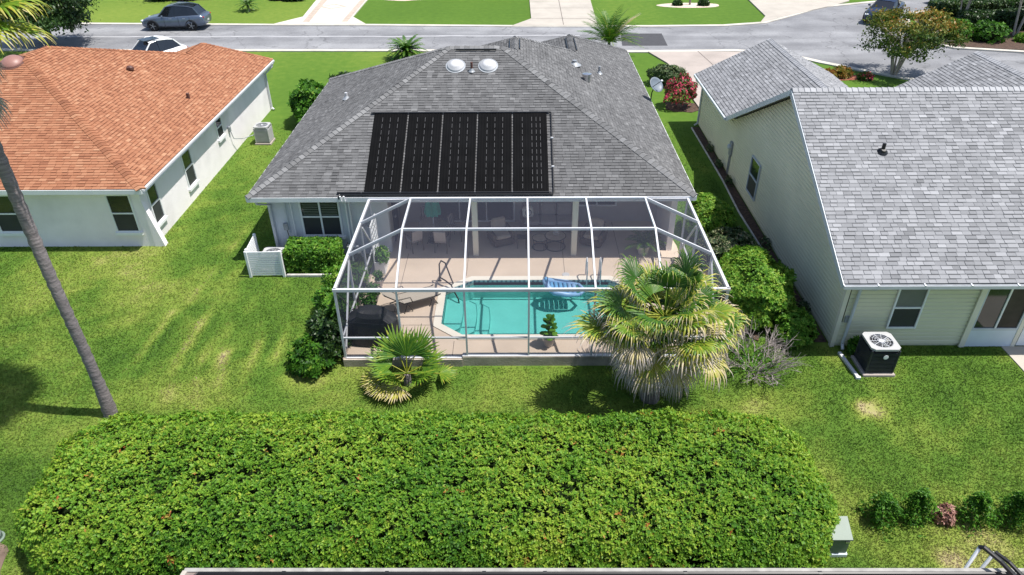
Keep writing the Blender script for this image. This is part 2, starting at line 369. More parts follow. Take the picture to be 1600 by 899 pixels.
    def prism(s, pts2, z0, z1, holes=None):
        loops = [[Vector((x, y, 0)) for x, y in pts2]] + [[Vector((x, y, 0)) for x, y in h] for h in (holes or [])]
        flat = [p for l in loops for p in l]
        tris = tessellate_polygon(loops); n = len(flat)
        vs = [(p.x, p.y, z1) for p in flat] + [(p.x, p.y, z0) for p in flat]
        fs = []
        for a, b, c in tris:
            A, B, C = flat[a], flat[b], flat[c]
            if (B-A).cross(C-A).z < 0: a, b, c = c, b, a
            fs += [(a, b, c), (n+c, n+b, n+a)]
        st = 0
        for l in loops:
            m = len(l)
            for i in range(m): fs.append((st+i, n+st+i, n+st+(i+1) % m, st+(i+1) % m))
            st += m
        return s.add(vs, fs)
    def build(s, name, material, parent=None, smooth=False, tone=False):
        V = np.array(s.v, float) if s.v else np.zeros((0, 3))
        if parent is not None: V = V - OFF[parent.name]
        me = bpy.data.meshes.new(name); me.from_pydata(V.tolist(), [], s.f); me.update()
        if tone:
            a = me.attributes.new('tone', 'FLOAT', 'FACE'); a.data.foreach_set('value', np.array(s.t, np.float32))
        return link(name, me, material, parent, smooth)
def box(name, c, size, material, parent=None, rz=0, bev=0, tilt=None): return MB().box(c, size, rz, tilt, bev).build(name, material, parent)
def copy_tree(o, parent=None):
    c = o.copy(); COL.objects.link(c); c.parent = parent; OFF[c.name] = OFF[o.name]
    for ch in list(o.children): copy_tree(ch, c)
    return c

# smooth value noise on arrays
_tab = rng.random((64, 64))
def vnoise(x, y, s=1.0, o=0):
    x = np.asarray(x)*s + o*7.31 + 1000; y = np.asarray(y)*s + o*3.77 + 1000
    xi = np.floor(x).astype(int); yi = np.floor(y).astype(int); fx = x-xi; fy = y-yi
    fx = fx*fx*(3-2*fx); fy = fy*fy*(3-2*fy)
    g = lambda a, b: _tab[a % 64, b % 64]
    return (g(xi, yi)*(1-fx)+g(xi+1, yi)*fx)*(1-fy) + (g(xi, yi+1)*(1-fx)+g(xi+1, yi+1)*fx)*fy
def fbm(x, y, s=1.0, o=0): return (vnoise(x, y, s, o) + .5*vnoise(x, y, s*2.1, o+1) + .25*vnoise(x, y, s*4.3, o+2))/1.75
def sstep(a, b, x):
    t = np.clip((np.asarray(x, float)-a)/(b-a), 0, 1); return t*t*(3-2*t)
def gz(x, y):
    """height of the ground: the back gardens fall a little towards the hedge"""
    x = np.asarray(x, float); y = np.asarray(y, float)
    mid = sstep(15.3, 17.2, y); side = sstep(12.3, 15.0, y)
    w = np.maximum(sstep(6.6, 8.6, x), sstep(-6.0, -8.0, x))
    return -0.25*(1 - (mid*(1-w) + side*w))
def G(x, y): return float(gz(x, y))

# ------------------------------------------------------------------ ground
def dryness(x, y):
    x = np.asarray(x, float); y = np.asarray(y, float)
    t = 0.42 + 0.55*(fbm(x, y, 0.38, 1)-0.5) + 0.42*(fbm(x, y, 1.3, 4)-0.5) + 0.2*(fbm(x, y, 4.5, 7)-0.5)
    t = t + 0.10*np.exp(-((x+9.75+0.05*(y-18))/0.5)**2)*sstep(13.5, 15, y)*(1-sstep(23, 25, y))
    t = t + 0.12*np.exp(-((x+8.55)/0.25)**2)*sstep(13.5, 15, y)*(1-sstep(19, 20, y))
    t = t + 0.10*np.exp(-((x+9.2)**2/2.5 + (y-15.5)**2/4))
    for px, py, r, a in ((9.28, 13.92, 0.30, 0.62), (9.48, 13.82, 0.22, 0.5), (9.15, 14.08, 0.2, 0.4), (13.3, 11.6, 0.5, 0.55), (9.6, 10.0, 1.5, 0.22), (10.4, 9.9, 0.9, 0.22), (9.2, 9.4, 0.35, 0.45), (-3.6, 14.6, 1.3, 0.16), (-0.3, 15.4, 0.9, 0.3), (-6.0, 20.0, 0.6, 0.3), (11.5, 13.2, 1.0, 0.12), (6.6, 14.2, 0.9, 0.3), (-13.5, 20.5, 2.0, 0.10), (10.6, 10.9, 0.4, 0.3)):
        t = t + a*np.exp(-(((x-px)**2 + (y-py)**2)/(r*r)))
    t = t + 0.26*np.maximum(0, np.sin((x+.12*(y-16)+.25*np.sin(y*.9))*9.0))*np.exp(-((x+8.6)/1.7)**2-((y-15.9)/1.7)**2)
    for (x0, y0, x1, y1, w, a) in ((-11.1, 15.0, -11.0, 18.7, .14, .42), (-9.95, 15.4, -9.85, 18.9, .13, .36), (-8.35, 14.9, -9.1, 18.2, .14, .26), (-7.5, 15.2, -8.05, 18.2, .13, .28), (-6.95, 15.2, -7.2, 17.6, .10, .18), (-10.7, 17.6, -10.35, 25.0, .12, .26)):
        s_ = np.clip((y-y0)/(y1-y0), -.3, 1.3); dx = x-(x0+(x1-x0)*s_); f_ = np.exp(-((s_-.5)/.42)**4)
        t = t + a*f_*(np.exp(-(dx/w)**2) - .45*np.exp(-((dx-.34)/.16)**2))*(.5+fbm(x, y, 2.5, 5))
    far = sstep(26, 40, y)
    t = t*(1-far) + far*(0.36 + 0.25*(fbm(x, y, 0.25, 9)-0.5) + 0.18*sstep(-12, -20, x)*sstep(54, 56, y)*(1-sstep(60, 64, y)))
    t = t + 0.12*sstep(43, 46, y)*(1-sstep(48, 50, y))*(1-sstep(0, 5, x))
    t = t - 0.13*sstep(11.2, 9.6, np.abs(x-11))*(1-sstep(15.5, 14.8, y))*(1-far)*sstep(16, 14, y)
    return np.clip(t, 0.03, 0.97)
def axis(a, fine0, fine1, b, step):
    lo = [fine0 - step*1.6**k for k in range(1, 40) if fine0 - step*1.6**k > a][::-1]
    hi = [fine1 + step*1.6**k for k in range(1, 40) if fine1 + step*1.6**k < b]
    return np.array([a] + lo + list(np.arange(fine0, fine1+1e-6, step)) + hi + [b])
gx = axis(-500, -20, 20, 500, 0.3); gy = axis(-60, 6, 27, 900, 0.3)
# the basin of the pool is dug out of the ground
POOL_IN = [(-1.49, 20.0), (-2.36, 19.38), (-2.36, 17.54), (-1.68, 16.98), (3.05, 16.98), (3.85, 17.6), (3.85, 19.35), (3.05, 20.0)]
X, Y = np.meshgrid(gx, gy)
Z = gz(X, Y)
# soil lies well below the slab inside the cage and the houses
inside = (X > -4.7) & (X < 5.4) & (Y > 16.3) & (Y < 23.8)
Z = np.where(inside, -2.2, Z)
V = np.stack([X.ravel(), Y.ravel(), Z.ravel()], 1)
nx = len(gx); ny = len(gy)
i, j = np.meshgrid(np.arange(nx-1), np.arange(ny-1)); a = (j*nx+i).ravel()
F = np.stack([a, a+1, a+1+nx, a+nx], 1)
me = np_mesh('ground', V, F)
at = me.attributes.new('tone', 'FLOAT', 'POINT'); at.data.foreach_set('value', (dryness(X, Y).ravel()*0.92).astype(np.float32))
tag(link('ground', me, 'lawn', smooth=True), 'lawn covered ground between the houses and across the street', 'ground', kind='structure')

def sheet(name, pts, z, material, label, cat, thick=0.03, holes=None):
    return tag(MB().prism(pts, z-thick, z, holes).build(name, material), label, cat, kind='structure')
near_edge = [(-90, 51.4), (-45, 50.0), (-27.5, 49.2), (-9, 48.8), (7.5, 48.15), (14.5, 48.25), (16.6, 47.9), (18.0, 46.9), (19.2, 45.5), (21.2, 43.6), (23.4, 41.7), (30, 36.2), (44, 26)]
island = [(75, 44), (40, 46.4), (33.2, 47.4), (29.2, 48.5), (27.9, 50.2), (28.3, 53.2), (30.5, 58.3), (36, 60.8), (75, 64)]
far_edge = [(75, 74), (44, 66.9), (30.3, 63.1), (24.7, 61.1), (21.4, 58.2), (18.6, 55.9), (15.5, 55.15), (10, 55.05), (0.5, 55.3), (-11.7, 56.0), (-18.5, 56.2), (-32, 56.9), (-90, 60)]
sheet('road', near_edge + [(75, 14)] + island + far_edge, 0.02, 'asphalt', 'grey asphalt street curving past the front gardens', 'road', 0.1)
sheet('road_patch', [(7.2, 49.7), (7.5, 53.0), (10.45, 52.95), (10.3, 49.65)], 0.026, 'asphalt_patch', 'dark rectangular asphalt repair patch in the street', 'road patch', 0.004)
def ribbon(pts, w, side=0):
    out = []; 
    for k in range(len(pts)):
        a = Vector((*pts[max(k-1, 0)], 0)); b = Vector((*pts[min(k+1, len(pts)-1)], 0)); d = (b-a).normalized(); n = Vector((-d.y, d.x, 0))
        out.append((Vector((*pts[k], 0)) + n*(side-w/2), Vector((*pts[k], 0)) + n*(side+w/2)))
    return out
def strip(name, pts, w, z, h, material, label, cat, kind='structure', jig=0.0):
    r = ribbon(pts, w); mb = MB(); n = len(r)
    vs = []
    for p, q in r:
        vs += [(p.x, p.y, z-h), (p.x, p.y, z), (q.x, q.y, z), (q.x, q.y, z-h)]
    fs = []
    for k in range(n-1):
        for e in range(3): fs.append((k*4+e, k*4+e+1, k*4+4+e+1, k*4+4+e))
    fs += [(0, 1, 2, 3), (n*4-1, n*4-2, n*4-3, n*4-4)]
    mb.add(vs, fs)
    return tag(mb.build(name, material), label, cat, kind=kind)
strip('kerb', near_edge, 0.45, 0.07, 0.12, 'kerb_concrete', 'low concrete kerb along the grey roofed house side of the street', 'kerb')
strip('kerb', far_edge, 0.45, 0.07, 0.12, 'kerb_concrete', 'low concrete kerb along the side of the street with decorated driveway', 'kerb')
strip('kerb', island, 0.40, 0.12, 0.16, 'kerb_concrete', 'kerb round the planted island beyond the crape myrtle', 'kerb')
crown = [(x, 52.6 + 0.0*x + 0.02*max(0, -x-10) + 0.06*math.sin(x*0.9) + 0.05*math.sin(x*2.3)) for x in np.arange(-90, 6, 1.5)]
strip('road_crown', crown, 0.28, 0.025, 0.004, 'worn_crown', 'pale worn line along the crown of the street', 'road marking')
sheet('driveway', [(-18.7, 56.3), (-17.0, 58.7), (-18.4, 80), (-12.9, 80), (-13.0, 58.6), (-11.5, 56.1)], 0.086, 'decor_white', 'white decorated concrete driveway with brown borders across the street', 'driveway', 0.1)
for pts in ([(-16.55, 56.9), (-17.7, 80), (-17.2, 80), (-16.05, 56.9)], [(-13.55, 56.9), (-13.5, 80), (-13.05, 80), (-13.1, 56.9)]):
    tag(MB().prism(pts, 0.087, 0.091).build('driveway_border', 'decor_brown'), 'brown border stripe set in the white decorated driveway', 'paving', 'stripes of the decorated driveway', 'structure')
def diamond(c, r, w):
    o = [(c[0]+r*1.25, c[1]), (c[0], c[1]+r), (c[0]-r*1.25, c[1]), (c[0], c[1]-r)]; k = 1-w/r
    return o, [(c[0]+(x-c[0])*k, c[1]+(y-c[1])*k) for x, y in o]
o_, i_ = diamond((-15.4, 62.3), 0.95, 0.22)
tag(MB().prism(o_, 0.087, 0.092, [i_]).build('driveway_medallion', 'decor_brown'), 'brown diamond medallion in the white decorated driveway', 'paving', kind='structure')
sheet('driveway', [(-0.4, 55.35), (1.1, 57.6), (1.0, 80), (6.7, 80), (6.1, 57.4), (6.2, 55.2)], 0.086, 'pale_concrete', 'plain beige concrete driveway across the street with a centre joint', 'driveway', 0.1)
for p, q in (((3.5, 55.5), (3.7, 80)), ((1.1, 57.6), (6.1, 57.4)), ((1.1, 61.2), (6.3, 61.1))):
    MBj = MB().beam((p[0], p[1], 0.088), (q[0], q[1], 0.088), 0.05, 0.006)
    tag(MBj.build('driveway_joint', 'dark_joint'), 'dark expansion joint in the plain beige driveway', 'paving joint', 'joints of the plain driveway', 'structure')
sheet('driveway', [(18.4, 55.9), (19.4, 58.0), (20.6, 80), (30.5, 80), (28.0, 63.3), (26.2, 61.7), (21.4, 58.3)], 0.086, 'pale_concrete', 'concrete driveway where the kerb curves towards the navy car', 'driveway', 0.1)
sheet('driveway', [(8.7, 48.0), (9.5, 45.4), (9.75, 36.2), (16.0, 36.2), (16.0, 45.4), (16.6, 47.8)], 0.086, 'concrete', 'pinkish concrete driveway in front of the cream sided house', 'driveway', 0.1)
tag(MB().beam((13.0, 36.3, 0.088), (12.0, 48.0, 0.088), 0.05, 0.006).build('driveway_joint', 'dark_joint'), 'dark joint in the driveway before the cream sided house', 'paving joint', kind='structure')
sheet('driveway', [(-27.5, 40), (-27.5, 49.1), (-19.5, 49.0), (-20.5, 40)], 0.086, 'concrete', 'concrete driveway behind the orange roofed house', 'driveway', 0.1)
sheet('path', [(14.15, 16.45), (14.15, 13.9), (16.5, 13.9), (16.5, 16.45)], 0.03, 'pale_concrete', 'pale concrete path at the back door of the cream house', 'path', 0.35)
# planting beds
def blob(cx, cy, rx, ry, n=26, seed=0, rough=.12):
    r = random.Random(seed); ph = [r.random()*6.28 for _ in range(4)]
    return [(cx+rx*math.cos(t)*(1+rough*math.sin(3*t+ph[0])+rough*.6*math.sin(5*t+ph[1])), cy+ry*math.sin(t)*(1+rough*math.sin(2*t+ph[2])+rough*.6*math.sin(7*t+ph[3]))) for t in [6.2832*k/n for k in range(n)]]
def bed(pts, material, label, z=0.02, thick=0.06): return sheet('planting_bed', pts, z, material, label, 'planting bed', thick)
bed([(8.80, 16.7), (8.72, 19), (8.80, 22), (8.72, 25), (8.8, 28), (8.75, 34.3), (9.15, 34.3), (9.15, 16.7)], 'mulch', 'dark mulch bed along the shaded siding wall')
bed(blob(8.9, 37.3, 1.0, .9, seed=3), 'mulch', 'mulch ring under the red flowering bush')
bed(blob(-3.6, 66.6, 5.0, 1.6, seed=4), 'red_mulch', 'red mulch bed with low shrubs across the street')
bed(blob(-9.9, 65.8, 2.1, 1.0, seed=5), 'pebbles', 'pale pebble bed beside the decorated driveway')
bed(blob(14.3, 62.2, 2.6, .95, seed=6, rough=.03), 'pebbles', 'oval white pebble bed in the lawn across the street')
bed(blob(-28.5, 66.6, 4.5, 1.2, seed=8), 'mulch', 'dark mulch bed behind the grey car')
bed([(34.0, 47.75), (29.3, 48.9), (28.4, 50.4), (28.8, 53), (31, 57.8), (37, 60), (60, 61), (60, 46)], 'mulch', 'mulch bed of the hedged island beyond the crape myrtle', 0.08, .1)
bed(blob(19.0, 42.6, 1.6, .8, seed=10), 'red_mulch', 'small mulch bed with yellow plants near the crape myrtle')
bed(blob(-11.7, 9.0, .8, .9, seed=11), 'dirt', 'bare soil patch at the hedge end beside the pale pedestal', G(-11.7, 9)+.015)
bed(blob(-5.5, 18.2, .5, 2.3, 40, seed=12, rough=.05), 'mulch', 'mulch strip along the cage wall facing the orange roofed house', 0.015)
bed(blob(7.05, 20.3, .75, 3.0, 40, seed=13), 'mulch', 'mulch under the shrubs beside the pool cage', 0.015)

# ------------------------------------------------------------------ roofs with single shingles
def clip_poly(sub, clipper):
    out = sub
    n = len(clipper)
    for i in range(n):
        ax, ay = clipper[i]; bx, by = clipper[(i+1) % n]; inp = out; out = []
        if not inp: break
        f = lambda p: (bx-ax)*(p[1]-ay) - (by-ay)*(p[0]-ax)
        for k in range(len(inp)):
            P, Q = inp[k-1], inp[k]; fp, fq = f(P), f(Q)
            if fq >= 0:
                if fp < 0: t = fp/(fp-fq); out.append((P[0]+t*(Q[0]-P[0]), P[1]+t*(Q[1]-P[1])))
                out.append(Q)
            elif fp >= 0: t = fp/(fp-fq); out.append((P[0]+t*(Q[0]-P[0]), P[1]+t*(Q[1]-P[1])))
    return out
def plane_frame(poly3):
    P = [Vector(p) for p in poly3]; n = Vector((0, 0, 0))
    for i in range(len(P)): n += P[i].cross(P[(i+1) % len(P)])
    n.normalize()
    if n.z < 0: n = -n
    u = Vector((0, 0, 1)).cross(n).normalized(); v = n.cross(u)
    return n, u, v
def roof(house, planes, under_mat, sh_mat, expo=0.145, widths=(0.26, 0.31, 0.36), single=300, hips=(), cap_tone=0.75, skip=None, far_only=None, tsd=.11, lift=.03, band=.4):
    """planes: list of lists of convex 3D polygons in one plane. Underlay, 300 single shingles nearest the camera, the others joined."""
    mb = MB()
    for pl in planes:
        for p in pl:
            n, u, v = plane_frame(p)
            P = [Vector(q) for q in p]
            nn = Vector((0, 0, 0))
            for i in range(len(P)): nn += P[i].cross(P[(i+1) % len(P)])
            if nn.z < 0: P = P[::-1]
            k = len(P); lo = [q - n*0.06 for q in P]
            mb.add(P + lo, [tuple(range(k)), tuple(range(2*k-1, k-1, -1))] + [(i, k+i, k+(i+1) % k, (i+1) % k) for i in range(k)])
    ro = mb.build('roof', under_mat, house)
    tabs = []; alt = 0
    rr = random.Random(5)
    for pl in planes:
        n, u, v = plane_frame(pl[0]); o = min((Vector(q) for p in pl for q in p), key=lambda q: q.z)
        polys = []
        for p in pl:
            q = [((Vector(x)-o).dot(u), (Vector(x)-o).dot(v)) for x in p]
            area = sum(q[i-1][0]*q[i][1]-q[i][0]*q[i-1][1] for i in range(len(q)))
            polys.append(q if area > 0 else q[::-1])
        allp = [q for p in polys for q in p]
        u0, u1 = min(q[0] for q in allp), max(q[0] for q in allp); v1 = max(q[1] for q in allp)
        row = 0; vv = 0.0
        while vv < v1:
            x = u0 - rr.random()*widths[-1]
            while x < u1:
                w = rr.choice(widths)
                alt += 1; rect = [(x, vv), (x+w-0.010, vv), (x+w-0.010, vv+expo+0.012), (x, vv+expo+0.012)]
                for p in polys:
                    c = clip_poly(rect, p)
                    if len(c) >= 3:
                        ar = abs(sum(c[i-1][0]*c[i][1]-c[i][0]*c[i-1][1] for i in range(len(c))))/2
                        if ar < 0.002: continue
                        full = ar > 0.995*(w-0.010)*(expo+0.012)
                        hi = (alt % 2 == 0) if rr.random() < .7 else rr.random() < .5; tone = 0.52 + rr.gauss(0, tsd) + (.16 if rr.random() < .08 else 0)
                        cen = o + u*(x+w/2) + v*(vv+expo/2)
                        tabs.append((n, u, v, o, c, vv, full, w, tone, cen, hi))
                x += w
            vv += expo; row += 1
    eye = Vector((0, 0, 13))
    order = [k for k in range(len(tabs)) if tabs[k][6] and (skip is None or not skip(tabs[k][9])) and tabs[k][0].dot(eye-tabs[k][9]) > 0]
    order.sort(key=lambda k: (tabs[k][9]-eye).length if far_only is None else far_only(tabs[k][9]))
    chosen = set(order[:single])
    meshes = {}
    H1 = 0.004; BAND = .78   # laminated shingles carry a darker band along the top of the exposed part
    big = MB()
    base = OFF[house.name]
    for k, (n, u, v, o, c, vv, full, w, tone, cen, hi) in enumerate(tabs):
        if k in chosen:
            H0 = lift if hi else lift*.6; key = (w, H0, tuple(round(a, 4) for a in n))
            if key not in meshes:
                ww = w-0.010; ee = expo+0.012
                loc = lambda a, b, h: u*a + v*b + n*h
                eb = expo*BAND; Hb = H0+(H1-H0)*eb/ee
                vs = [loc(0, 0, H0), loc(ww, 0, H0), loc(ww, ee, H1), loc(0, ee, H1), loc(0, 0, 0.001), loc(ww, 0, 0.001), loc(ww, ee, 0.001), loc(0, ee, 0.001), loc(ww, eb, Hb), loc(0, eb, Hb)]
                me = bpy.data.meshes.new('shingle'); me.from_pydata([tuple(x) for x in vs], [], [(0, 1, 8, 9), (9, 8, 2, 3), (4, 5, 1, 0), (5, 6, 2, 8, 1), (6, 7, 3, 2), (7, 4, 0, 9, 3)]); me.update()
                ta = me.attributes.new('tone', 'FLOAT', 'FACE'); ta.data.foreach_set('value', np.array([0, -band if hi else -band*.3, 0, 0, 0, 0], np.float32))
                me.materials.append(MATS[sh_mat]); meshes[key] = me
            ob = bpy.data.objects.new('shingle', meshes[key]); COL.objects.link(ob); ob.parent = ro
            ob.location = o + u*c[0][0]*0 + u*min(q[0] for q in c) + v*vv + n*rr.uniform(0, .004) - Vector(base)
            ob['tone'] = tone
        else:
            h = (lift if hi else lift*.6)*rr.uniform(.85, 1.15); ee = expo+0.012
            top = []; bot = []
            for (a, b) in c:
                t = (b-vv)/ee; P = o + u*a + v*b
                top.append(P + n*(h*(1-t)+H1*t)); bot.append(P + n*0.001)
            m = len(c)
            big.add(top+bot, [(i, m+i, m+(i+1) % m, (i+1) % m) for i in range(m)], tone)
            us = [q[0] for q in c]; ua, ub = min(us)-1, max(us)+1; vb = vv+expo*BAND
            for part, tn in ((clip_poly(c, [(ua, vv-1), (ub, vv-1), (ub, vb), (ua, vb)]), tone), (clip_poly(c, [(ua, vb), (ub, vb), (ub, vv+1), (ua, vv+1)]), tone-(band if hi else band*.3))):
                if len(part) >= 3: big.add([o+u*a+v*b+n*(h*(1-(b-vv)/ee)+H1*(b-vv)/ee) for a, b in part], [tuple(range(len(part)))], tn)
    if big.v:
        ob = big.build('shingle_cover', sh_mat, ro, tone=True); ob['kind'] = 'stuff'
    for (A, B, n1, n2, wid) in hips:
        A, B = Vector(A), Vector(B); d = (B-A).normalized(); Ln = (B-A).length
        n1, n2 = Vector(n1), Vector(n2); nm = (n1+n2).normalized()
        s1 = d.cross(n1).normalized(); s2 = d.cross(n2).normalized()
        if s1.dot(n1-n2) < 0 and s1.dot(n2) > 0: s1 = -s1
        if s1.dot(n2) > 1e-6: s1 = -s1
        if s2.dot(n1) > 1e-6: s2 = -s2
        ex = 0.19
        def pt(a, s, n, wd, h): return d*a + s*wd + n*h
        L2 = ex+0.02
        vs = [pt(0, s1, n1, wid, .038), nm*0.062, pt(0, s2, n2, wid, .038), pt(L2, s1, n1, wid*.96, .018), d*L2 + nm*0.036, pt(L2, s2, n2, wid*.96, .018),
              pt(0, s1, n1, wid, .002), nm*0.004, pt(0, s2, n2, wid, .002), pt(L2, s1, n1, wid*.96, .002), pt(L2, s2, n2, wid*.96, .002)]
        me = bpy.data.meshes.new('hip_cap')
        me.from_pydata([tuple(x) for x in vs], [], [(0, 1, 4, 3), (1, 2, 5, 4), (6, 7, 1, 0), (7, 8, 2, 1), (6, 0, 3, 9), (8, 10, 5, 2)]); me.update(); me.materials.append(MATS[sh_mat])
        for k in range(int(Ln/ex)):
            ob = bpy.data.objects.new('hip_cap', me); COL.objects.link(ob); ob.parent = ro
            ob.location = A + d*(k*ex) - Vector(base); ob['tone'] = cap_tone + rr.gauss(0, .12)
    return ro
def nrm(poly): return plane_frame(poly)[0]

# ------------------------------------------------------------------ windows and trim
class Face:
    """helper for pieces on a wall: u along the wall, d outwards"""
    def __init__(s, facing, plane): s.k = facing; s.p = plane
    def box(s, mb, u0, u1, z0, z1, d0, d1):
        if s.k == '-y': c = ((u0+u1)/2, s.p-(d0+d1)/2, (z0+z1)/2); sz = (u1-u0, d1-d0, z1-z0)
        elif s.k == '+x': c = (s.p+(d0+d1)/2, (u0+u1)/2, (z0+z1)/2); sz = (d1-d0, u1-u0, z1-z0)
        else: c = (s.p-(d0+d1)/2, (u0+u1)/2, (z0+z1)/2); sz = (d1-d0, u1-u0, z1-z0)
        mb.box(c, sz); return mb
def sash_window(parent, face, u0, u1, z0, z1, frame='white_paint', upper='window_glass', lower='window_screen', sill=True, fw=0.05, cols=1, slats=False):
    mb = MB()
    face.box(mb, u0, u0+fw, z0, z1, 0, .055); face.box(mb, u1-fw, u1, z0, z1, 0, .055)
    face.box(mb, u0+fw, u1-fw, z1-fw, z1, 0, .052); face.box(mb, u0+fw, u1-fw, z0, z0+fw, 0, .052)
    w = mb.build('window', frame, parent)
    zm = (z0+z1)/2; cw = (u1-u0-2*fw)/cols
    face.box(MB(), u0+fw, u1-fw, zm-.025, zm+.025, 0, .048).build('meeting_rail', frame, w)
    for c in range(cols):
        a = u0+fw+c*cw; b = a+cw
        if c: face.box(MB(), a-.03, a+.03, z0+fw, z1-fw, 0, .050).build('mullion', frame, w)
        face.box(MB(), a, b, zm+.02, z1-fw, 0, .018).build('pane', upper, w)
        face.box(MB(), a, b, z0+fw, zm-.02, 0, .022).build('pane', lower, w)
        if slats:
            for k in range(9):
                z = zm+.07+k*(z1-fw-zm-.09)/9
                face.box(MB(), a+.05, b-.05, z, z+.022, .020, .034).build('blind_slat', 'blind', w)
    if sill: face.box(MB(), u0-.06, u1+.06, z0-.11, z0-.002, 0, .10).build('sill', frame, w)
    return w

# ------------------------------------------------------------------ house with the grey hip roof and solar mats
SL = 0.49
gh = thing('hip_roof_house', 'pale stucco house with weathered grey shingle hip roof behind the pool cage', 'house', (-1.5, 30, 0))
EX0, EX1, EY0, ZE = -9.1, 5.95, 21.45, 2.5
rz_ = ZE+SL*6.5
rear = [(EX0, EY0, ZE), (EX1, EY0, ZE), (-.55, 27.95, rz_), (-2.6, 27.95, rz_)]
left = [(EX0, EY0, ZE), (EX0, 34.45, ZE), (-2.6, 27.95, rz_)]
zp = lambda x: ZE+SL*(EX1-x)
rightA = [(EX1, 21.45, ZE), (EX1, 28.42, ZE), (-.1, 28.42, zp(-.1)), (-.55, 27.95, zp(-.55))]
rightB = [(EX1, 28.42, ZE), (EX1, 32.95, ZE), (2.55, 32.95, zp(2.55)), (-.1, 30.3, zp(-.1)), (-.1, 28.42, zp(-.1))]
rightC = [(EX1, 32.95, ZE), (EX1, 39.2, ZE), (2.55, 35.8, zp(2.55)), (2.55, 32.95, zp(2.55))]
frontM = [(-2.6, 27.95, rz_), (-.55, 27.95, rz_), (-.1, 28.42, zp(-.1)), (-6.14, 34.45, ZE), (EX0, 34.45, ZE)]
w1l = [(-.1, 28.42, zp(-.1)), (-.1, 30.3, zp(-.1)), (-6.14, 36.35, ZE), (-6.14, 34.45, ZE)]
w1f = [(-.1, 30.3, zp(-.1)), (2.55, 32.95, zp(2.55)), (-.85, 36.35, ZE), (-6.14, 36.35, ZE)]
w2l = [(2.55, 32.95, zp(2.55)), (2.55, 35.8, zp(2.55)), (-.85, 39.2, ZE), (-.85, 36.35, ZE)]
w2f = [(2.55, 35.8, zp(2.55)), (EX1, 39.2, ZE), (-.85, 39.2, ZE)]
nR, nL, nX, nF = nrm(rear), nrm(left), nrm(rightA), nrm(w2f)
MATX = (-5.15, 1.05); MATY = (21.55, 24.9)
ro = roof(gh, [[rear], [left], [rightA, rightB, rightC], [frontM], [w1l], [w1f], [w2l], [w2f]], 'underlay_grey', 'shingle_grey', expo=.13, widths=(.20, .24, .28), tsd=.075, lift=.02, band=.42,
     hips=[((EX0, EY0, ZE), (-2.6, 27.95, rz_), nR, nL, .15), ((EX1, EY0, ZE), (-.55, 27.95, rz_), nR, nX, .15), ((-2.6, 27.95, rz_), (-.55, 27.95, rz_), nR, nF, .14),
           ((EX0, 34.45, ZE), (-2.6, 27.95, rz_), nL, nF, .14), ((-.1, 28.42, zp(-.1)), (-.1, 30.3, zp(-.1)), nX, nL, .14), ((2.55, 32.95, zp(2.55)), (2.55, 35.8, zp(2.55)), nX, nL, .14),
           ((2.55, 35.8, zp(2.55)), (EX1, 39.2, ZE), nX, nF, .14), ((-.1, 30.3, zp(-.1)), (2.55, 32.95, zp(2.55)), nX, nF, .1)],
     skip=lambda c: MATX[0]-.2 < c.x < MATX[1]+.2 and MATY[0]-.2 < c.y < MATY[1]+.15 or c.x > 4.6 and c.y < 22.6)
# ridge vents
MB().beam((-2.35, 27.72, rz_-.03), (-.8, 27.72, rz_-.03), .05, .05).build('ridge_vent', 'black_pipe', gh)
for x, y0, y1 in ((-.1, 28.7, 30.1), (2.55, 33.3, 35.5)):
    for sx in (-1, 1): MB().beam((x+sx*.2, y0, zp(x)-.055), (x+sx*.2, y1, zp(x)-.055), .04, .06).build('ridge_vent', 'black_pipe', gh)
# fascia boards and soffits
def fascia(parent, a, b, z0=2.32, z1=2.485, t=0.03, material='fascia_white'):
    return MB().beam((a[0], a[1], (z0+z1)/2), (b[0], b[1], (z0+z1)/2), t, z1-z0).build('fascia', material, parent)
e = .02
for a, b in (((EX0, EY0-e), (EX1, EY0-e)), ((EX0-e, EY0), (EX0-e, 34.45)), ((EX1+e, EY0), (EX1+e, 39.2)), ((EX0, 34.45+e), (-6.14, 34.45+e)), ((-6.14, 36.35+e), (-.85, 36.35+e)), ((-.85, 39.2+e), (EX1, 39.2+e)), ((-6.14-e, 34.5), (-6.14-e, 36.33)), ((-.85-e, 36.4), (-.85-e, 39.18))):
    fascia(gh, a, b)
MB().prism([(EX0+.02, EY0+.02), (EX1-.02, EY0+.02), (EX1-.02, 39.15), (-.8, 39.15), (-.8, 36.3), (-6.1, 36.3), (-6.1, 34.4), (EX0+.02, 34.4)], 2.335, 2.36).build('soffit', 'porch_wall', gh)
# walls
def wall(parent, x0, x1, y0, y1, z0, z1, material): return MB().box(((x0+x1)/2, (y0+y1)/2, (z0+z1)/2), (x1-x0, y1-y0, z1-z0)).build('wall', material, parent)
WZ = 2.33
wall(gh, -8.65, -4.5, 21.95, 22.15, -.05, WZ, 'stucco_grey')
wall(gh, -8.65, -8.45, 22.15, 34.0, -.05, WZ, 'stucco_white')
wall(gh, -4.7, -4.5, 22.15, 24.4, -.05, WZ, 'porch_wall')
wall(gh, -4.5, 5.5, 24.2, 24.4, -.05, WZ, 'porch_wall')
wall(gh, 5.3, 5.5, 21.95, 24.2, -.05, WZ, 'stucco_white')
wall(gh, 5.3, 5.5, 24.4, 38.8, -.05, WZ, 'stucco_white')
wall(gh, -8.45, -6.2, 33.8, 34.0, -.05, WZ, 'stucco_white')
wall(gh, -6.2, -.85, 35.7, 35.9, -.05, WZ, 'stucco_white')
wall(gh, -.85, 5.3, 38.6, 38.8, -.05, WZ, 'stucco_white')
FR = Face('-y', 21.95); FB = Face('-y', 24.2)
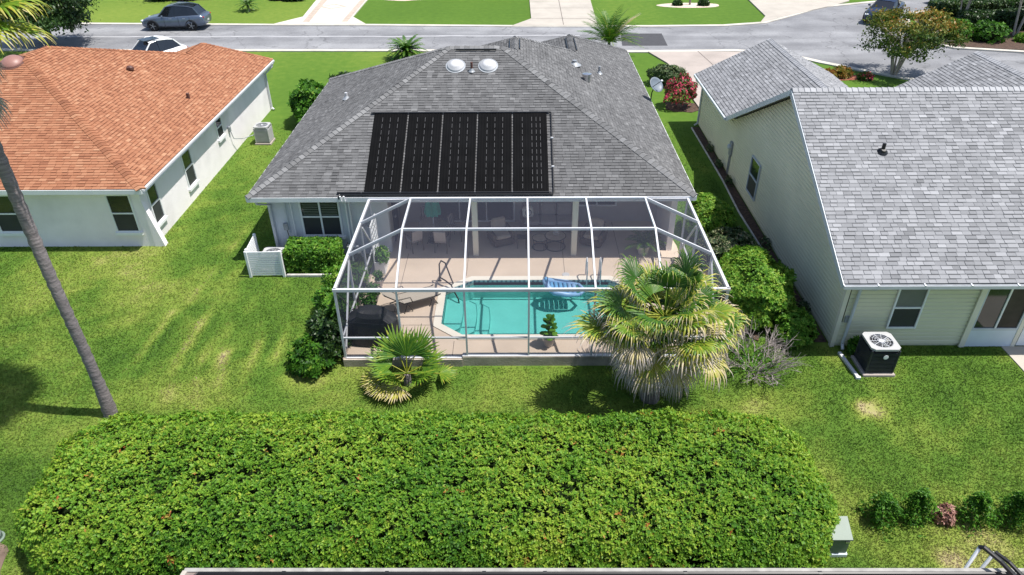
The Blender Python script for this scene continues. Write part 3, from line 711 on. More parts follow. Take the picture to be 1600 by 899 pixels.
sash_window(gh, FR, -7.55, -6.15, .75, 2.27, cols=2, slats=True, fw=.06)
# sliding doors and windows at the back of the porch
def slider(u0, u1, z0, z1, n):
    mb = MB(); FB.box(mb, u0, u1, z1-.07, z1, 0, .06); FB.box(mb, u0, u0+.06, z0, z1-.07, 0, .06); FB.box(mb, u1-.06, u1, z0, z1-.07, 0, .06); FB.box(mb, u0+.06, u1-.06, z0, z0+.06, 0, .06)
    w = mb.build('sliding_door' if z0 < .3 else 'window', 'white_paint', gh)
    cw = (u1-u0-.12)/n
    for k in range(n):
        FB.box(MB(), u0+.06+k*cw+.02, u0+.06+(k+1)*cw-.02, z0+.06, z1-.07, 0, .02+.012*(k % 2)).build('pane', 'window_glass', w)
        if k: FB.box(MB(), u0+.06+k*cw-.02, u0+.06+k*cw+.02, z0+.06, z1-.07, 0, .05).build('stile', 'white_paint', w)
slider(-3.3, -.1, .1, 2.15, 3); slider(2.25, 3.75, .75, 2.15, 2)
dr = MB().box((-4.485, 23.15, 1.1), (.03, .92, 2.04)).build('door', 'door_blue', gh)
MB().lathe((-4.46, 22.82, 1.05), [(.02, 0), (.05, .02), (.05, .05), (.02, .07)], 10, (1, 0, 0)).build('knob', 'dome_white', dr)
for x in (-1.48, 1.98): MB().box((x, 21.72, 1.2), (.2, .2, 2.26), bev=.015).build('porch_post', 'cream_paint', gh)
MB().box((.45, 21.72, 2.27), (10.05, .22, .12)).build('porch_beam', 'fascia_white', gh)
# downspout, conduits, boxes, pool plumbing on the rear wall
MB().tube([(-8.85, 21.5, 2.32), (-8.85, 21.55, 2.2), (-8.55, 21.88, 2.0), (-8.55, 21.88, .15), (-8.62, 21.7, .06)], .045, 8).build('downspout', 'white_metal', gh)
MB().tube([(-8.03, 21.9, 2.3), (-8.03, 21.9, .9)], .022, 6).build('conduit', 'gutter_grey', gh)
MB().tube([(-7.83, 21.9, 2.3), (-7.83, 21.9, .1)], .018, 6).build('conduit', 'white_paint', gh)
MB().box((-8.12, 21.89, 1.15), (.17, .1, .26), bev=.01).build('electrical_box', 'lead', gh)
MB().tube([(-8.1, 21.86, 1.02), (-8.05, 21.8, .8), (-8.1, 21.78, .6), (-8.05, 21.8, .4)], .016, 6).build('cable', 'black_pipe', gh)
for x in (-5.92, -5.8): MB().tube([(x, 21.36, 2.56), (x, 21.38, 2.38), (x, 21.86, 2.15), (x, 21.86, .1)], .03, 8).build('pool_pipe', 'white_paint', gh)
for x, z, s in ((-5.45, 1.2, .2), (-5.2, 1.25, .16)): MB().box((x, 21.9, z), (s, .09, s*1.4), bev=.01).build('outlet_box', 'lead', gh)
for x, z in ((-3.05, 2.0), (1.75, 1.75), (4.0, 2.0)): MB().box((x, 24.14, z), (.35, .08, .16), bev=.02).build('wall_light', 'white_paint', gh)
# roof fittings
def on_rear(x, y, h=0): return (x, y, ZE+SL*(y-EY0)+h)
for x in (-2.33, -1.1):
    y = 27.0; p = Vector(on_rear(x, y, .01)); 
    d = MB().lathe(p, [(.32, 0), (.32, .05), (.29, .08), (.22, .12), (.20, .15), (.12, .17), (.03, .175)], 24, nR).build('dome_skylight', 'dome_white', gh, smooth=True)
    MB().lathe(p, [(.38, -.01), (.38, .02), (.31, .025)], 24, nR).build('flashing', 'lead', d)
def pipe_vent(p, h, r, material='lead'):
    v = MB().tube([Vector(p)-Vector((0, 0, .1)), Vector(p)+Vector((0, 0, h))], r, 10).build('vent_pipe', material, gh)
    MB().lathe(p, [(r*3, .0), (r*2.0, .05), (r*1.1, .12)], 12, None).build('boot', 'lead', v)
pipe_vent(on_rear(-1.71, 26.75), .35, .045, 'vent_dark')
def on_left(x, y): return (x, y, ZE+SL*(x-EX0))
def on_right(x, y): return (x, y, zp(x))
pipe_vent(on_left(-6.95, 28.3), .26, .06, 'dome_white')
pipe_vent(on_right(2.45, 30.6), .20, .10, 'lead'); pipe_vent(on_right(3.6, 31.2), .32, .05, 'lead')
v = MB().lathe(on_right(2.85, 29.0), [(.16, 0), (.16, .22), (.19, .24), (.19, .30), (.05, .33)], 14).build('turbine_vent', 'steel', gh)

# solar pool heater lying on the roof
sh = thing('solar_pool_heater', 'black solar pool heating mats with pipes on the grey roof', 'solar heater', on_rear(-2, 23, .03))
def rp(x, s, h=.035):
    """point on the rear roof plane, s metres up the slope from the eave"""
    k = 1/math.sqrt(1+SL*SL); return Vector((x, EY0+s*k, ZE+SL*s*k)) + nR*h
S0, S1 = .18, 3.72
nm_ = 5; gap = .05; mw = (MATX[1]-MATX[0]-gap*(nm_-1))/nm_
for k in range(nm_):
    x0 = MATX[0]+k*(mw+gap); 
    mb = MB(); ny_ = 14; nxx = 24
    vs = []; 
    for jj in range(ny_+1):
        for ii in range(nxx+1):
            x = x0+mw*ii/nxx; s_ = S0+(S1-S0)*jj/ny_
            h = .045 + .006*(ii % 2) + .006*math.sin(jj*1.7+k+ii*.3)
            vs.append(rp(x, s_, h))
    mb.add(vs, [(jj*(nxx+1)+ii, jj*(nxx+1)+ii+1, (jj+1)*(nxx+1)+ii+1, (jj+1)*(nxx+1)+ii) for jj in range(ny_) for ii in range(nxx)])
    mat_ = mb.build('collector_mat', 'black_mat', sh)
    for q in (.27, .5, .73) if k < 4 else (.27, .55, .68, .80):
        for seg in range(11):
            s_ = S0+.1+seg*(S1-S0-.2)/11
            MB().beam(rp(x0+mw*q, s_, .062), rp(x0+mw*q, s_+.2, .062), .011, .006, nR).build('tube_gap', 'grey_strap', mat_)
hx = MB().tube([rp(MATX[0]-.12, S1+.03, .06), rp(MATX[1]+.08, S1+.03, .06)], .032, 8).build('header_pipe', 'black_pipe', sh)
MB().tube([rp(MATX[0]-.9, S0-.06, .06), rp(MATX[1]+.02, S0-.06, .06)], .034, 8).build('header_pipe', 'black_pipe', sh)
MB().tube([rp(-5.95, S0-.14, .06), rp(MATX[1]+.14, S0-.14, .06), rp(MATX[1]+.16, S0-.05, .07), rp(MATX[1]+.16, S1, .07), rp(MATX[1]+.08, S1+.03, .07)], .028, 8).build('return_pipe', 'black_pipe', sh)
MB().tube([rp(-5.95, S0-.14, .06), rp(-5.97, .0, .06), Vector((-5.97, 21.36, 2.45))], .034, 8).build('elbow_pipe', 'black_pipe', sh)
for x in [MATX[0]-.08]+[MATX[0]+k*(mw+gap)-gap/2 for k in range(1, 5)]+[MATX[1]+.06]:
    for s_ in (S0-.06, S1+.03): MB().box(rp(x, s_, .075), (.045, .07, .05)).build('pipe_clip', 'grey_strap', sh)
for s_ in (1.2, 2.5): MB().box(rp(MATX[1]+.16, s_, .09), (.09, .04, .04)).build('pipe_clip', 'white_paint', sh)

# satellite dish at the right eave
dz = thing('satellite_dish', 'dark grey satellite dish on a mast at the grey roof eave beside crimson bush', 'satellite dish', (6.0, 31.2, 2.4))
c = Vector((6.1, 31.1, 3.15)); ax = Vector((.45, -.55, .62)).normalized()
MB().lathe(c, [(.02, 0), (.16, .012), (.30, .05), (.36, .085), (.36, .095), (.29, .06), (.15, .024), (.01, .012)], 24, ax).build('reflector', 'dish_grey', dz, smooth=True)
MB().tube([(5.98, 31.2, 2.4), (6.0, 31.2, 2.8), c-ax*.02], .025, 8).build('mast', 'black_metal', dz)
MB().tube([c-ax.orthogonal()*.3, c+ax*.42], .014, 6).build('feed_arm', 'black_metal', dz)
MB().box(c+ax*.44, (.1, .08, .08), bev=.02).build('receiver', 'white_paint', dz)

# ------------------------------------------------------------------ house with the orange roof
oh = thing('orange_roof_house', 'white stucco house with orange shingle hip roof', 'house', (-18, 30, 0))
S2 = .345; OX, OY = -12.93, 22.1; AX = OX-7.27; AY = OY+7.27; AZ = ZE+S2*7.27; FY = 38.2
zo = lambda x: ZE+S2*(OX-x)
WXr = -16.1; 
orr = [(-27.5, OY, ZE), (OX, OY, ZE), (AX, AY, AZ)]
orx = [[(OX, OY, ZE), (OX, 35.05, ZE), (WXr, 35.05, zo(WXr)), (AX, 30.95, AZ), (AX, AY, AZ)], [(OX, 35.05, ZE), (OX, 37.9, ZE), (WXr, 37.0, zo(WXr)), (WXr, 35.05, zo(WXr))]]
orf = [(AX, 30.95, AZ), (WXr, 35.05, zo(WXr)), (-19.2, 38.15, ZE), (-27.4, 38.15, ZE)]
orl = [(-27.5, OY, ZE), (AX, AY, AZ), (AX, 30.95, AZ), (-27.4, 38.15, ZE)]
orw = [(WXr, 35.05, zo(WXr)), (WXr, 37.0, zo(WXr)), (-19.2, 38.15, ZE)]
org = [(WXr, 37.0, zo(WXr)), (OX, 37.9, ZE), (-19.2, 38.15, ZE)]
nO, nOx = nrm(orr), nrm(orx[0])
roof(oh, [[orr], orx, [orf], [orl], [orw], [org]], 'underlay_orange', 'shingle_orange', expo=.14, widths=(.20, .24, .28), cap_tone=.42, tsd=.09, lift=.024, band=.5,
     hips=[((OX, OY, ZE), (AX, AY, AZ), nO, nOx, .17), ((AX, AY, AZ), (AX, 30.95, AZ), nOx, nrm(orl), .15), ((AX, 30.95, AZ), (WXr, 35.05, zo(WXr)), nOx, nrm(orf), .13),
           ((WXr, 35.05, zo(WXr)), (WXr, 37.0, zo(WXr)), nOx, nrm(orw), .17), ((OX, 37.9, ZE), (WXr, 37.0, zo(WXr)), nOx, nrm(org), .12)], far_only=lambda c: c.y+.6*abs(c.x+15))
for a, b in (((-27.5, OY-e), (OX, OY-e)), ((OX+e, OY), (OX+e, 37.9))):
    fascia(oh, a, b, material='fascia_white')
    d_ = (-.05 if a[1] == b[1] else 0, )
MB().prism([(-27.4, OY+.02), (OX-.02, OY+.02), (OX-.02, 37.8), (-27.4, 37.8)], 2.335, 2.36).build('soffit', 'white_paint', oh)
MB().beam((OX+.055, OY, 2.44), (OX+.055, 37.9, 2.44), .035, .07).build('gutter', 'white_metal', oh)
wall(oh, -27, -13.52, 22.53, 22.73, -.25, WZ, 'stucco_white'); wall(oh, -13.52, -13.32, 22.53, 37.4, -.1, WZ, 'stucco_white')
wall(oh, -27, -13.52, 37.2, 37.4, -.1, WZ, 'stucco_white')
# flared buttress at the corner
MB().add([(-13.31, 22.51, 1.75), (-13.31, 22.75, 1.75), (-12.92, 22.51, -.1), (-12.92, 22.75, -.1), (-13.31, 22.51, -.1), (-13.31, 22.75, -.1)], [(0, 4, 2), (1, 3, 5), (0, 2, 3, 1), (4, 5, 3, 2), (0, 1, 5, 4)]).build('buttress', 'stucco_white', oh)
FX = Face('+x', -13.32); FO = Face('-y', 22.53)
for u0, u1, z0, z1 in ((22.97, 23.72, .62, 2.14), (26.1, 26.95, .62, 2.14), (29.88, 30.6, 1.2, 2.16)): sash_window(oh, FX, u0, u1, z0, z1)
for u0, u1 in ((-14.52, -13.66), (-18.75, -17.85), (-22.5, -21.6)): sash_window(oh, FO, u0, u1, .62, 2.12)
MB().tube([(OX+.05, 37.5, 2.4), (OX+.02, 37.5, 2.25), (-13.24, 37.2, 1.95), (-13.24, 37.2, .15), (-13.1, 37.1, .06)], .05, 8).build('downspout', 'white_metal', oh)
MB().box((-13.26, 31.2, 1.2), (.1, .16, .24), bev=.01).build('electrical_box', 'lead', oh)
MB().tube([(-13.24, 31.2, 1.1), (-13.2, 31.3, .7), (-13.0, 31.8, .5), (-12.6, 32.3, .5)], .02, 6).build('conduit', 'lead', oh)
zr = lambda y: ZE+S2*(y-OY)
d = MB().lathe((AX-.35, AY-.35, zr(AY-.35)), [(.42, 0), (.42, .05), (.39, .09), (.31, .17), (.17, .22), (.03, .24)], 26, nO).build('dome_vent', 'copper_dome', oh, smooth=True)
MB().lathe((AX-.35, AY-.35, zr(AY-.35)), [(.5, -.01), (.5, .02), (.44, .03)], 26, nO).build('flashing', 'vent_dark', d)
MB().box((-17.0, 31.2, zo(-17.0)+.1), (.28, .26, .22), bev=.06).build('roof_vent', 'vent_dark', oh)
MB().box((-14.3, 30.2, zo(-14.3)+.1), (.12, .12, .3), bev=.02).build('vent_pipe', 'vent_dark', oh)

# ------------------------------------------------------------------ cream sided house with the pale gable roof
ch = thing('sided_house', 'cream clapboard house with pale grey shingle gable roof', 'house', (14, 25, 0))
GX = 8.8; S3 = .5; RY = 22.5; RZ = ZE+S3*(RY-16.05); FE = 28.9; XR = 27.0
g_rear = [(GX, 16.05, ZE), (XR, 16.05, ZE), (XR, RY, RZ), (GX, RY, RZ)]
WR = 12.1; wz = ZE+S3*(WR-GX)
yv = RY+(RZ-wz)/S3          # where the wing ridge meets the front slope
g_front = [[(GX, RY, RZ), (XR, RY, RZ), (XR, yv, wz), (WR, yv, wz), (GX, FE, ZE)], [(WR, yv, wz), (XR, yv, wz), (XR, FE, ZE), (WR+3.3, FE, ZE)]]
w_left = [(GX, FE, ZE), (GX, 35.0, ZE), (WR, 35.0, wz), (WR, yv, wz)]
w_right = [(WR, yv, wz), (WR, 35.0, wz), (WR+3.3, 35.0, ZE), (WR+3.3, FE, ZE)]
W2 = 20.5; 
w2_left = [(W2-3.4, 29.2, ZE+.02), (W2-3.4, 32.3, ZE+.02), (W2, 32.3, ZE+1.72), (W2, 25.8, ZE+1.72)]
w2_right = [(W2, 25.8, ZE+1.72), (W2, 32.3, ZE+1.72), (W2+3.4, 32.3, ZE+.02), (W2+3.4, 29.2, ZE+.02)]
nG, nGf, nWl, nWr = nrm(g_rear), nrm(g_front[0]), nrm(w_left), nrm(w_right)
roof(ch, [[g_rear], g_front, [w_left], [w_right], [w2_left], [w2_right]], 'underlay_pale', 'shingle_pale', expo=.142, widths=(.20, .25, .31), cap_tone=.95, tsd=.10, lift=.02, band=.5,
     hips=[((GX, RY, RZ), (XR-10, RY, RZ), nG, nGf, .15), ((WR, yv, wz), (WR, 35.0, wz), nWl, nWr, .15), ((W2, 25.8, ZE+1.72), (W2, 32.3, ZE+1.72), nWl, nWr, .15)],
     far_only=lambda c: c.y + max(0, c.x-15)*3)
# rake boards on the gable, gutters
def rake(a, b): return MB().beam((a[0]-.012, a[1], a[2]-.10), (b[0]-.012, b[1], b[2]-.10), .03, .17).build('rake_board', 'gutter_grey', ch)
rake((GX, 16.05, ZE), (GX, RY, RZ)); rake((GX, FE, ZE), (GX, RY, RZ))
MB().beam((GX-.02, 16.0, 2.42), (XR, 16.0, 2.42), .1, .1).build('gutter', 'white_metal', ch)
MB().beam((GX+.02, 16.0, 2.468), (XR, 16.0, 2.468), .07, .02).build('gutter_trough', 'lead', ch)
for k in range(14): MB().beam((9.7+1.25*k, 15.94, 2.483), (9.7+1.25*k, 16.1, 2.495), .035, .02).build('gutter_strap', 'white_paint', ch)
MB().beam((GX-.05, FE, 2.42), (GX-.05, 35.0, 2.42), .09, .1).build('gutter', 'gutter_grey', ch)
MB().beam((GX, 35.02, ZE-.1), (WR, 35.02, wz-.1), .03, .17).build('rake_board', 'gutter_grey', ch)
MB().beam((WR, 35.02, wz-.1), (WR+3.3, 35.02, ZE-.1), .03, .17).build('rake_board', 'gutter_grey', ch)
# walls: sheathing with one board per course
WX = 9.2; BY0, BY1 = 16.55, 34.65
def roof_under(y): return (ZE+S3*(y-16.05) if y < RY else max(ZE+S3*(RY-16.05)-S3*(y-RY), ZE)) - .16
g = MB(); prof = [(BY0, -.1), (BY0, roof_under(BY0)), (RY, roof_under(RY)), (28.9, ZE-.16), (BY1, ZE-.16), (BY1, -.1)]
vs = [(WX, y, z) for y, z in prof] + [(WX+.15, y, z) for y, z in prof]
g.add(vs, [tuple(range(5, -1, -1)), tuple(range(6, 12))] + [(i, (i+1) % 6, 6+(i+1) % 6, 6+i) for i in range(6)])
gw = g.build('wall', 'cream_siding', ch)
def lap(mb, face, u0, u1, u0t, u1t, z0, z1):
    """one clapboard: bottom edge proud, top edge tucked"""
    def P(u, z, d):
        if face == '-x': return (WX-d, u, z)
        return (u, BY0-d, z)
    k = .70; zm = z0+(z1-z0)*k; um0 = u0+(u0t-u0)*k; um1 = u1+(u1t-u1)*k
    vs = [P(u0, z0, .044), P(u1, z0, .044), P(um1, zm, .042), P(um0, zm, .042), P(u1t, z1, .002), P(u0t, z1, .002), P(u0, z0, .001), P(u1, z0, .001)]
    return mb.add(vs, [(0, 1, 2, 3), (3, 2, 4, 5), (6, 7, 1, 0), (0, 3, 5, 6), (1, 7, 4, 2)])
ex = .135; z = .1
while z < roof_under(RY)-.05:
    def span(zz):
        a = BY0+.0 if zz < roof_under(BY0) else 16.05+(zz+.16-ZE)/S3
        b = BY1 if zz <= ZE-.16 else RY+(RZ-.16-zz)/S3
        return a, b
    a0, b0 = span(z); z2 = min(z+ex, roof_under(RY)-.01); a1, b1 = span(z2)
    lap(MB(), '-x', a0, b0 if b0 < 29 or z2 <= ZE-.16 else min(b0, b1), a1, b1, z, z2).build('siding_board', 'cream_siding', gw)
    z += ex
rw = MB().box(((WX+.15+XR)/2, BY0+.1, 1.1), (XR-WX-.15, .2, 2.46)).build('wall', 'cream_siding', ch)
z = .1
while z < 2.3:
    lap(MB(), '-y', WX+.06, 12.9, WX+.06, 12.9, z, min(z+ex, 2.33)).build('siding_board', 'cream_siding', rw); z += ex
MB().box((WX+.015, BY0-.015, 1.15), (.12, .12, 2.3)).build('corner_board', 'cream_paint', ch)
wall(ch, WX+.15, 15, 34.45, 34.65, -.1, 2.33, 'cream_siding'); wall(ch, 15.2, XR, 28.3, 28.5, -.1, 2.33, 'cream_siding')
MB().box((18, 16.32, 2.345), (18, .5, .02)).build('soffit', 'cream_paint', ch)
FC = Face('-y', BY0-.045); FG = Face('-x', WX-.045)
sash_window(ch, FC, 10.6, 11.45, .68, 2.12, upper='blind', sill=False)
sash_window(ch, FG, 24.75, 25.85, .62, 2.08, frame='gutter_grey', upper='window_glass', sill=False)
# porch enclosure with tall panes over a pale panel
mb = MB(); FC.box(mb, 12.9, 13.06, 0, 2.3, 0, .06); FC.box(mb, 14.4, 14.52, 0, 2.3, 0, .06); FC.box(mb, 15.6, 15.72, 0, 2.3, 0, .06); FC.box(mb, 13.06, 14.4, 2.22, 2.3, 0, .055)
en = mb.build('porch_enclosure', 'cream_paint', ch)
FC.box(MB(), 13.06, 14.4, .02, .6, .0, .045).build('kick_panel', 'pale_blue_panel', en)
FC.box(FC.box(FC.box(MB(), 13.06, 14.4, .6, .68, 0, .052), 13.06, 13.11, .68, 2.22, 0, .052), 14.35, 14.4, .68, 2.22, 0, .052).build('window_frame', 'gutter_grey', en)
FC.box(MB(), 13.71, 13.76, .68, 2.22, 0, .05).build('mullion', 'white_paint', en)
FC.box(MB(), 13.11, 13.71, .68, 2.22, 0, .02).build('pane', 'window_glass', en); FC.box(MB(), 13.76, 14.35, .68, 2.22, 0, .02).build('pane', 'interior_brown', en)
dd = FC.box(MB(), 14.56, 15.58, .05, 2.2, 0, .04).build('door', 'white_paint', ch); FC.box(MB(), 14.68, 15.46, .95, 2.05, .04, .05).build('pane', 'window_glass', dd)
MB().tube([(9.75, 16.0, 2.38), (9.7, 16.1, 2.28), (9.5, 16.42, 2.1), (9.46, 16.42, .18), (9.43, 16.25, .08)], .045, 8).build('downspout', 'gutter_grey', ch)
MB().box((9.42, 16.5, 1.0), (.14, .08, .22), bev=.01).build('electrical_box', 'lead', ch)
MB().tube([(9.3, 16.5, 2.3), (9.3, 16.5, .9)], .015, 6).build('conduit', 'black_pipe', ch)
mt = MB().box((9.13, 28.6, 1.2), (.12, .3, .62), bev=.02).build('electric_meter', 'lead', ch)
MB().lathe((9.08, 28.6, 1.3), [(.11, 0), (.11, .08), (.07, .12)], 14, (-1, 0, 0)).build('dial', 'gutter_grey', mt)
MB().tube([(9.14, 28.55, .9), (9.14, 28.55, .05)], .03, 6).build('conduit', 'lead', ch); MB().tube([(9.14, 28.72, .9), (9.14, 28.72, .05)], .025, 6).build('conduit', 'lead', ch)
MB().tube([(8.8, 34.9, 2.4), (8.85, 34.85, 2.2), (9.12, 34.6, 2.0), (9.12, 34.6, .1), (8.95, 34.5, .05)], .045, 8).build('downspout', 'gutter_grey', ch)
p = (11.0, 20.15, ZE+S3*(20.15-16.05)); v = MB().tube([(p[0], p[1], p[2]-.05), (p[0], p[1], p[2]+.28)], .055, 10).build('vent_pipe', 'black_metal', ch)
MB().lathe(p, [(.16, .02), (.1, .07), (.07, .12)], 12, nG).build('boot', 'black_metal', v)

# ------------------------------------------------------------------ roof edge of the house under the viewpoint
nh = thing('near_house', 'pinkish roof edge with black solar pipe below the big hedge', 'house', (1.5, 4, 0))
MB().add([(-5.5, 7.2, 2.6), (12, 7.2, 2.6), (12, 1.0, 4.2), (-5.5, 1.0, 4.2), (-5.5, 7.2, 2.52), (12, 7.2, 2.52), (12, 1.0, 4.12), (-5.5, 1.0, 4.12)], [(3, 2, 1, 0), (4, 5, 6, 7), (0, 1, 5, 4), (1, 2, 6, 5), (2, 3, 7, 6), (3, 0, 4, 7)]).build('roof', 'roof_pink', nh)
wall(nh, -5.0, 11.5, 6.5, 6.7, -.3, 2.53, 'stucco_white'); wall(nh, -5.0, -4.8, 1.5, 6.5, -.3, 2.53, 'stucco_white')
MB().beam((-5.56, 7.22, 2.6), (12, 7.22, 2.6), .07, .07).build('drip_edge', 'drip_edge', nh)
MB().beam((-5.54, 7.2, 2.6), (-5.54, 1.0, 4.2), .08, .07).build('drip_edge', 'pale_concrete', nh)
MB().tube([(-5.36, 6.2, 2.92), (-5.36, 7.0, 2.7), (-5.28, 7.12, 2.68), (12, 7.13, 2.67)], .03, 8).build('solar_pipe', 'black_pipe', nh)
for x in (-3.9, -2.2, -.6, .4, 2.7, 4.9): MB().tube([(x, 7.13, 2.67), (x+.06, 7.13, 2.67)], .038, 8).build('pipe_coupling', 'black_metal', nh)
MB().tube([(8.0, 6.95, 2.78), (7.82, 7.2, 2.9), (7.66, 7.42, 2.95), (7.62, 7.46, 2.9)], .04, 8).build('elbow_pipe', 'black_pipe', nh)
MB().tube([(8.12, 6.95, 2.78), (7.98, 7.2, 2.86), (7.86, 7.4, 2.86)], .034, 8).build('elbow_pipe', 'black_pipe', nh)
MB().tube([(7.63, 7.46, 2.92), (7.42, 7.3, 2.5), (7.42, 6.75, 2.2), (7.42, 6.75, .1)], .03, 8).build('pool_pipe', 'white_paint', nh)
MB().tube([(7.86, 7.4, 2.84), (7.68, 7.3, 2.5), (7.6, 6.75, 2.2), (7.6, 6.75, .1)], .03, 8).build('pool_pipe', 'white_paint', nh)

# ------------------------------------------------------------------ pool deck, pool and water
DZ = .08; CY = 15.95; CX0, CX1 = -4.97, 5.67
def grow(poly, d):
    n = len(poly); out = []
    for i in range(n):
        p0, p1, p2 = Vector(poly[i-1]), Vector(poly[i]), Vector(poly[(i+1) % n])
        a = (p1-p0).normalized(); b = (p2-p1).normalized()
        na, nb = Vector((a.y, -a.x)), Vector((b.y, -b.x)); m = (na+nb).normalized()
        k = d/max(.3, m.dot(na)); out.append((p1.x+m.x*k, p1.y+m.y*k))
    return out
area = sum(POOL_IN[i-1][0]*POOL_IN[i][1]-POOL_IN[i][0]*POOL_IN[i-1][1] for i in range(len(POOL_IN)))
if area < 0: POOL_IN = POOL_IN[::-1]
COPE = grow(POOL_IN, .24)
deck = tag(MB().prism([(CX0-.08, CY-.05), (CX1+.08, CY-.05), (CX1+.08, 22.3), (5.5, 24.2), (-4.5, 24.2), (-4.5, 21.94), (CX0-.08, 21.94)], -.35, DZ, [COPE]).build('pool_deck', 'deck_paint'), 'tan painted concrete pool deck and porch floor', 'deck', kind='structure')
for (x0, y0, x1, y1) in ((-3.9, 15.95, -3.9, 21.8), (-1.75, 20.3, -1.75, 21.9), (.35, 20.3, .35, 21.9), (1.6, 20.3, 1.6, 24.1), (3.6, 20.3, 3.6, 24.1), (-4.9, 19.35, -2.65, 19.35), (-4.9, 17.5, -2.65, 17.5), (-1.9, 15.95, -1.9, 16.7), (.3, 15.95, .3, 16.7)):
    MB().beam((x0, y0, DZ+.002), (x1, y1, DZ+.002), .014, .005).build('joint', 'dark_joint', deck)
pool = tag(MB().prism(COPE, -.1, DZ+.03, [POOL_IN]).build('pool_coping', 'coping'), 'cream concrete coping round the swimming pool', 'pool', kind='structure')
def shell():
    mb = MB(); n = len(POOL_IN); zb = -.62
    vs = [(x, y, DZ) for x, y in POOL_IN] + [(x, y, zb) for x, y in POOL_IN]
    mb.add(vs, [(i, n+i, n+(i+1) % n, (i+1) % n)[::-1] for i in range(n)])
    tris = tessellate_polygon([[Vector((x, y, 0)) for x, y in POOL_IN]])
    for t in tris: mb.add([(POOL_IN[k][0], POOL_IN[k][1], zb) for k in t], [(0, 1, 2)])
    return mb.build('pool_basin', 'pool_plaster')
basin = tag(shell(), 'turquoise plaster basin of the swimming pool', 'pool', kind='structure')
# entry steps on the left, curved
for k, (xr, zt) in enumerate(((-1.75, -.20), (-1.32, -.34), (-.9, -.48))):
    pts = [(-2.34, 17.62), (-2.34, 19.3)] + [(xr-.08*abs(t)**2.0*1.2 if abs(t) < 1 else xr-.3, 18.46+t*.95) for t in np.linspace(1, -1, 11)]
    MB().prism(pts, -.61, zt).build('pool_step', 'pool_plaster', basin)
    MB().tube([(x, y, zt+.004) for x, y in pts[2:]], .011, 5).build('step_edge', 'step_line', basin)
# waterline mosaic: small tiles joined
tl = MB(); tp = MB()
n = len(POOL_IN)
for i in range(n):
    a = Vector((*POOL_IN[i], 0)); b = Vector((*POOL_IN[(i+1) % n], 0)); d = (b-a); L_ = d.length; d.normalize(); nn = Vector((-d.y, d.x, 0))
    if (Vector((.7, 18.5, 0))-a).dot(nn) < 0: nn = -nn
    m = int(L_/.075)
    for k in range(m):
        p = a + d*((k+.5)*L_/m) + nn*.006
        for r_ in range(1):
            q = (tl if (k+r_) % 2 else tp); q.beam(p-d*.033+Vector((0, 0, .055-r_*.075)), p+d*.033+Vector((0, 0, .055-r_*.075)), .012, .068)
o = tl.build('waterline_tiles', 'pool_tile', basin); o['kind'] = 'stuff'; o = tp.build('waterline_tiles', 'tile_pale', basin); o['kind'] = 'stuff'
wv = grow(POOL_IN, -.008)
me = bpy.data.meshes.new('water'); tr = tessellate_polygon([[Vector((x, y, 0)) for x, y in wv]])
me.from_pydata([(x, y, -.045) for x, y in wv], [], [tuple(t) for t in tr]); me.update()
wo_ = tag(link('water', me, 'pool_water'), 'clear turquoise pool water', 'water', kind='structure')
bm = bmesh.new(); bm.from_mesh(me); bmesh.ops.recalc_face_normals(bm, faces=bm.faces)
if bm.faces[:] and bm.faces[0].normal.z < 0: bmesh.ops.reverse_faces(bm, faces=bm.faces)
bm.to_mesh(me); bm.free()

# ------------------------------------------------------------------ screen cage
cg = thing('pool_cage', 'white framed screen cage over the swimming pool', 'pool cage', (.35, 18.7, 0))
ZT = 2.4; ZP = 3.25; PY0, PY1, BKY = 17.8, 19.75, 21.4; PX0, PX1 = -3.3, 3.92
colsX = [PX0, -1.46, .30, 2.10, PX1]
W_ = .06
def member(name, a, b, w=W_, h=W_): return MB().beam(a, b, w, h).build(name, 'white_metal', cg)
def panel(*pts): return MB().poly(pts).build('screen_panel', 'insect_screen', cg)
# low masonry kerb under the cage
MB().box(((CX0+(-1.6))/2-.03, CY, -.13), (-1.6-CX0+.06, .2, .38)).build('footing', 'stucco_tan', cg)
MB().box(((-1.6+CX1)/2, CY+.04, -.1), (CX1+1.6, .22, .46)).build('footing', 'stucco_tan', cg)
MB().box((CX0-.02, (CY+BKY)/2+.1, -.12), (.16, BKY-CY-.1, .38)).build('footing', 'stucco_tan', cg)
MB().box((CX1+.02, (CY+BKY)/2+.1, -.12), (.16, BKY-CY-.1, .38)).build('footing', 'stucco_tan', cg)
MB().box(((CX0-1.6)/2, CY, .075), (-1.6-CX0, .1, .03)).build('sill_plate', 'white_metal', cg)
MB().box(((-1.6+CX1)/2, CY, .145), (CX1+1.6, .1, .03)).build('sill_plate', 'white_metal', cg)
fx = [CX0] + colsX + [CX1]
for x in fx: member('post', (x, CY, .09 if x < -1.6 else .16), (x, CY, ZT), .05 if x not in (CX0, CX1) else .065, .06)
member('eave_beam', (CX0-.05, CY, ZT), (CX1+.05, CY, ZT), .075, .085)
for i in range(6):
    a, b = fx[i], fx[i+1]; zb = .09 if a < -1.6 else .16
    MB().beam((a+.03, CY, .78), (b-.03, CY, .78), .045, .05).build('chair_rail', 'white_metal', cg)
    panel((a, CY, zb), (b, CY, zb), (b, CY, .78), (a, CY, .78)); panel((a, CY, .78), (b, CY, .78), (b, CY, ZT), (a, CY, ZT))
sy = [CY, PY0, PY1, BKY]
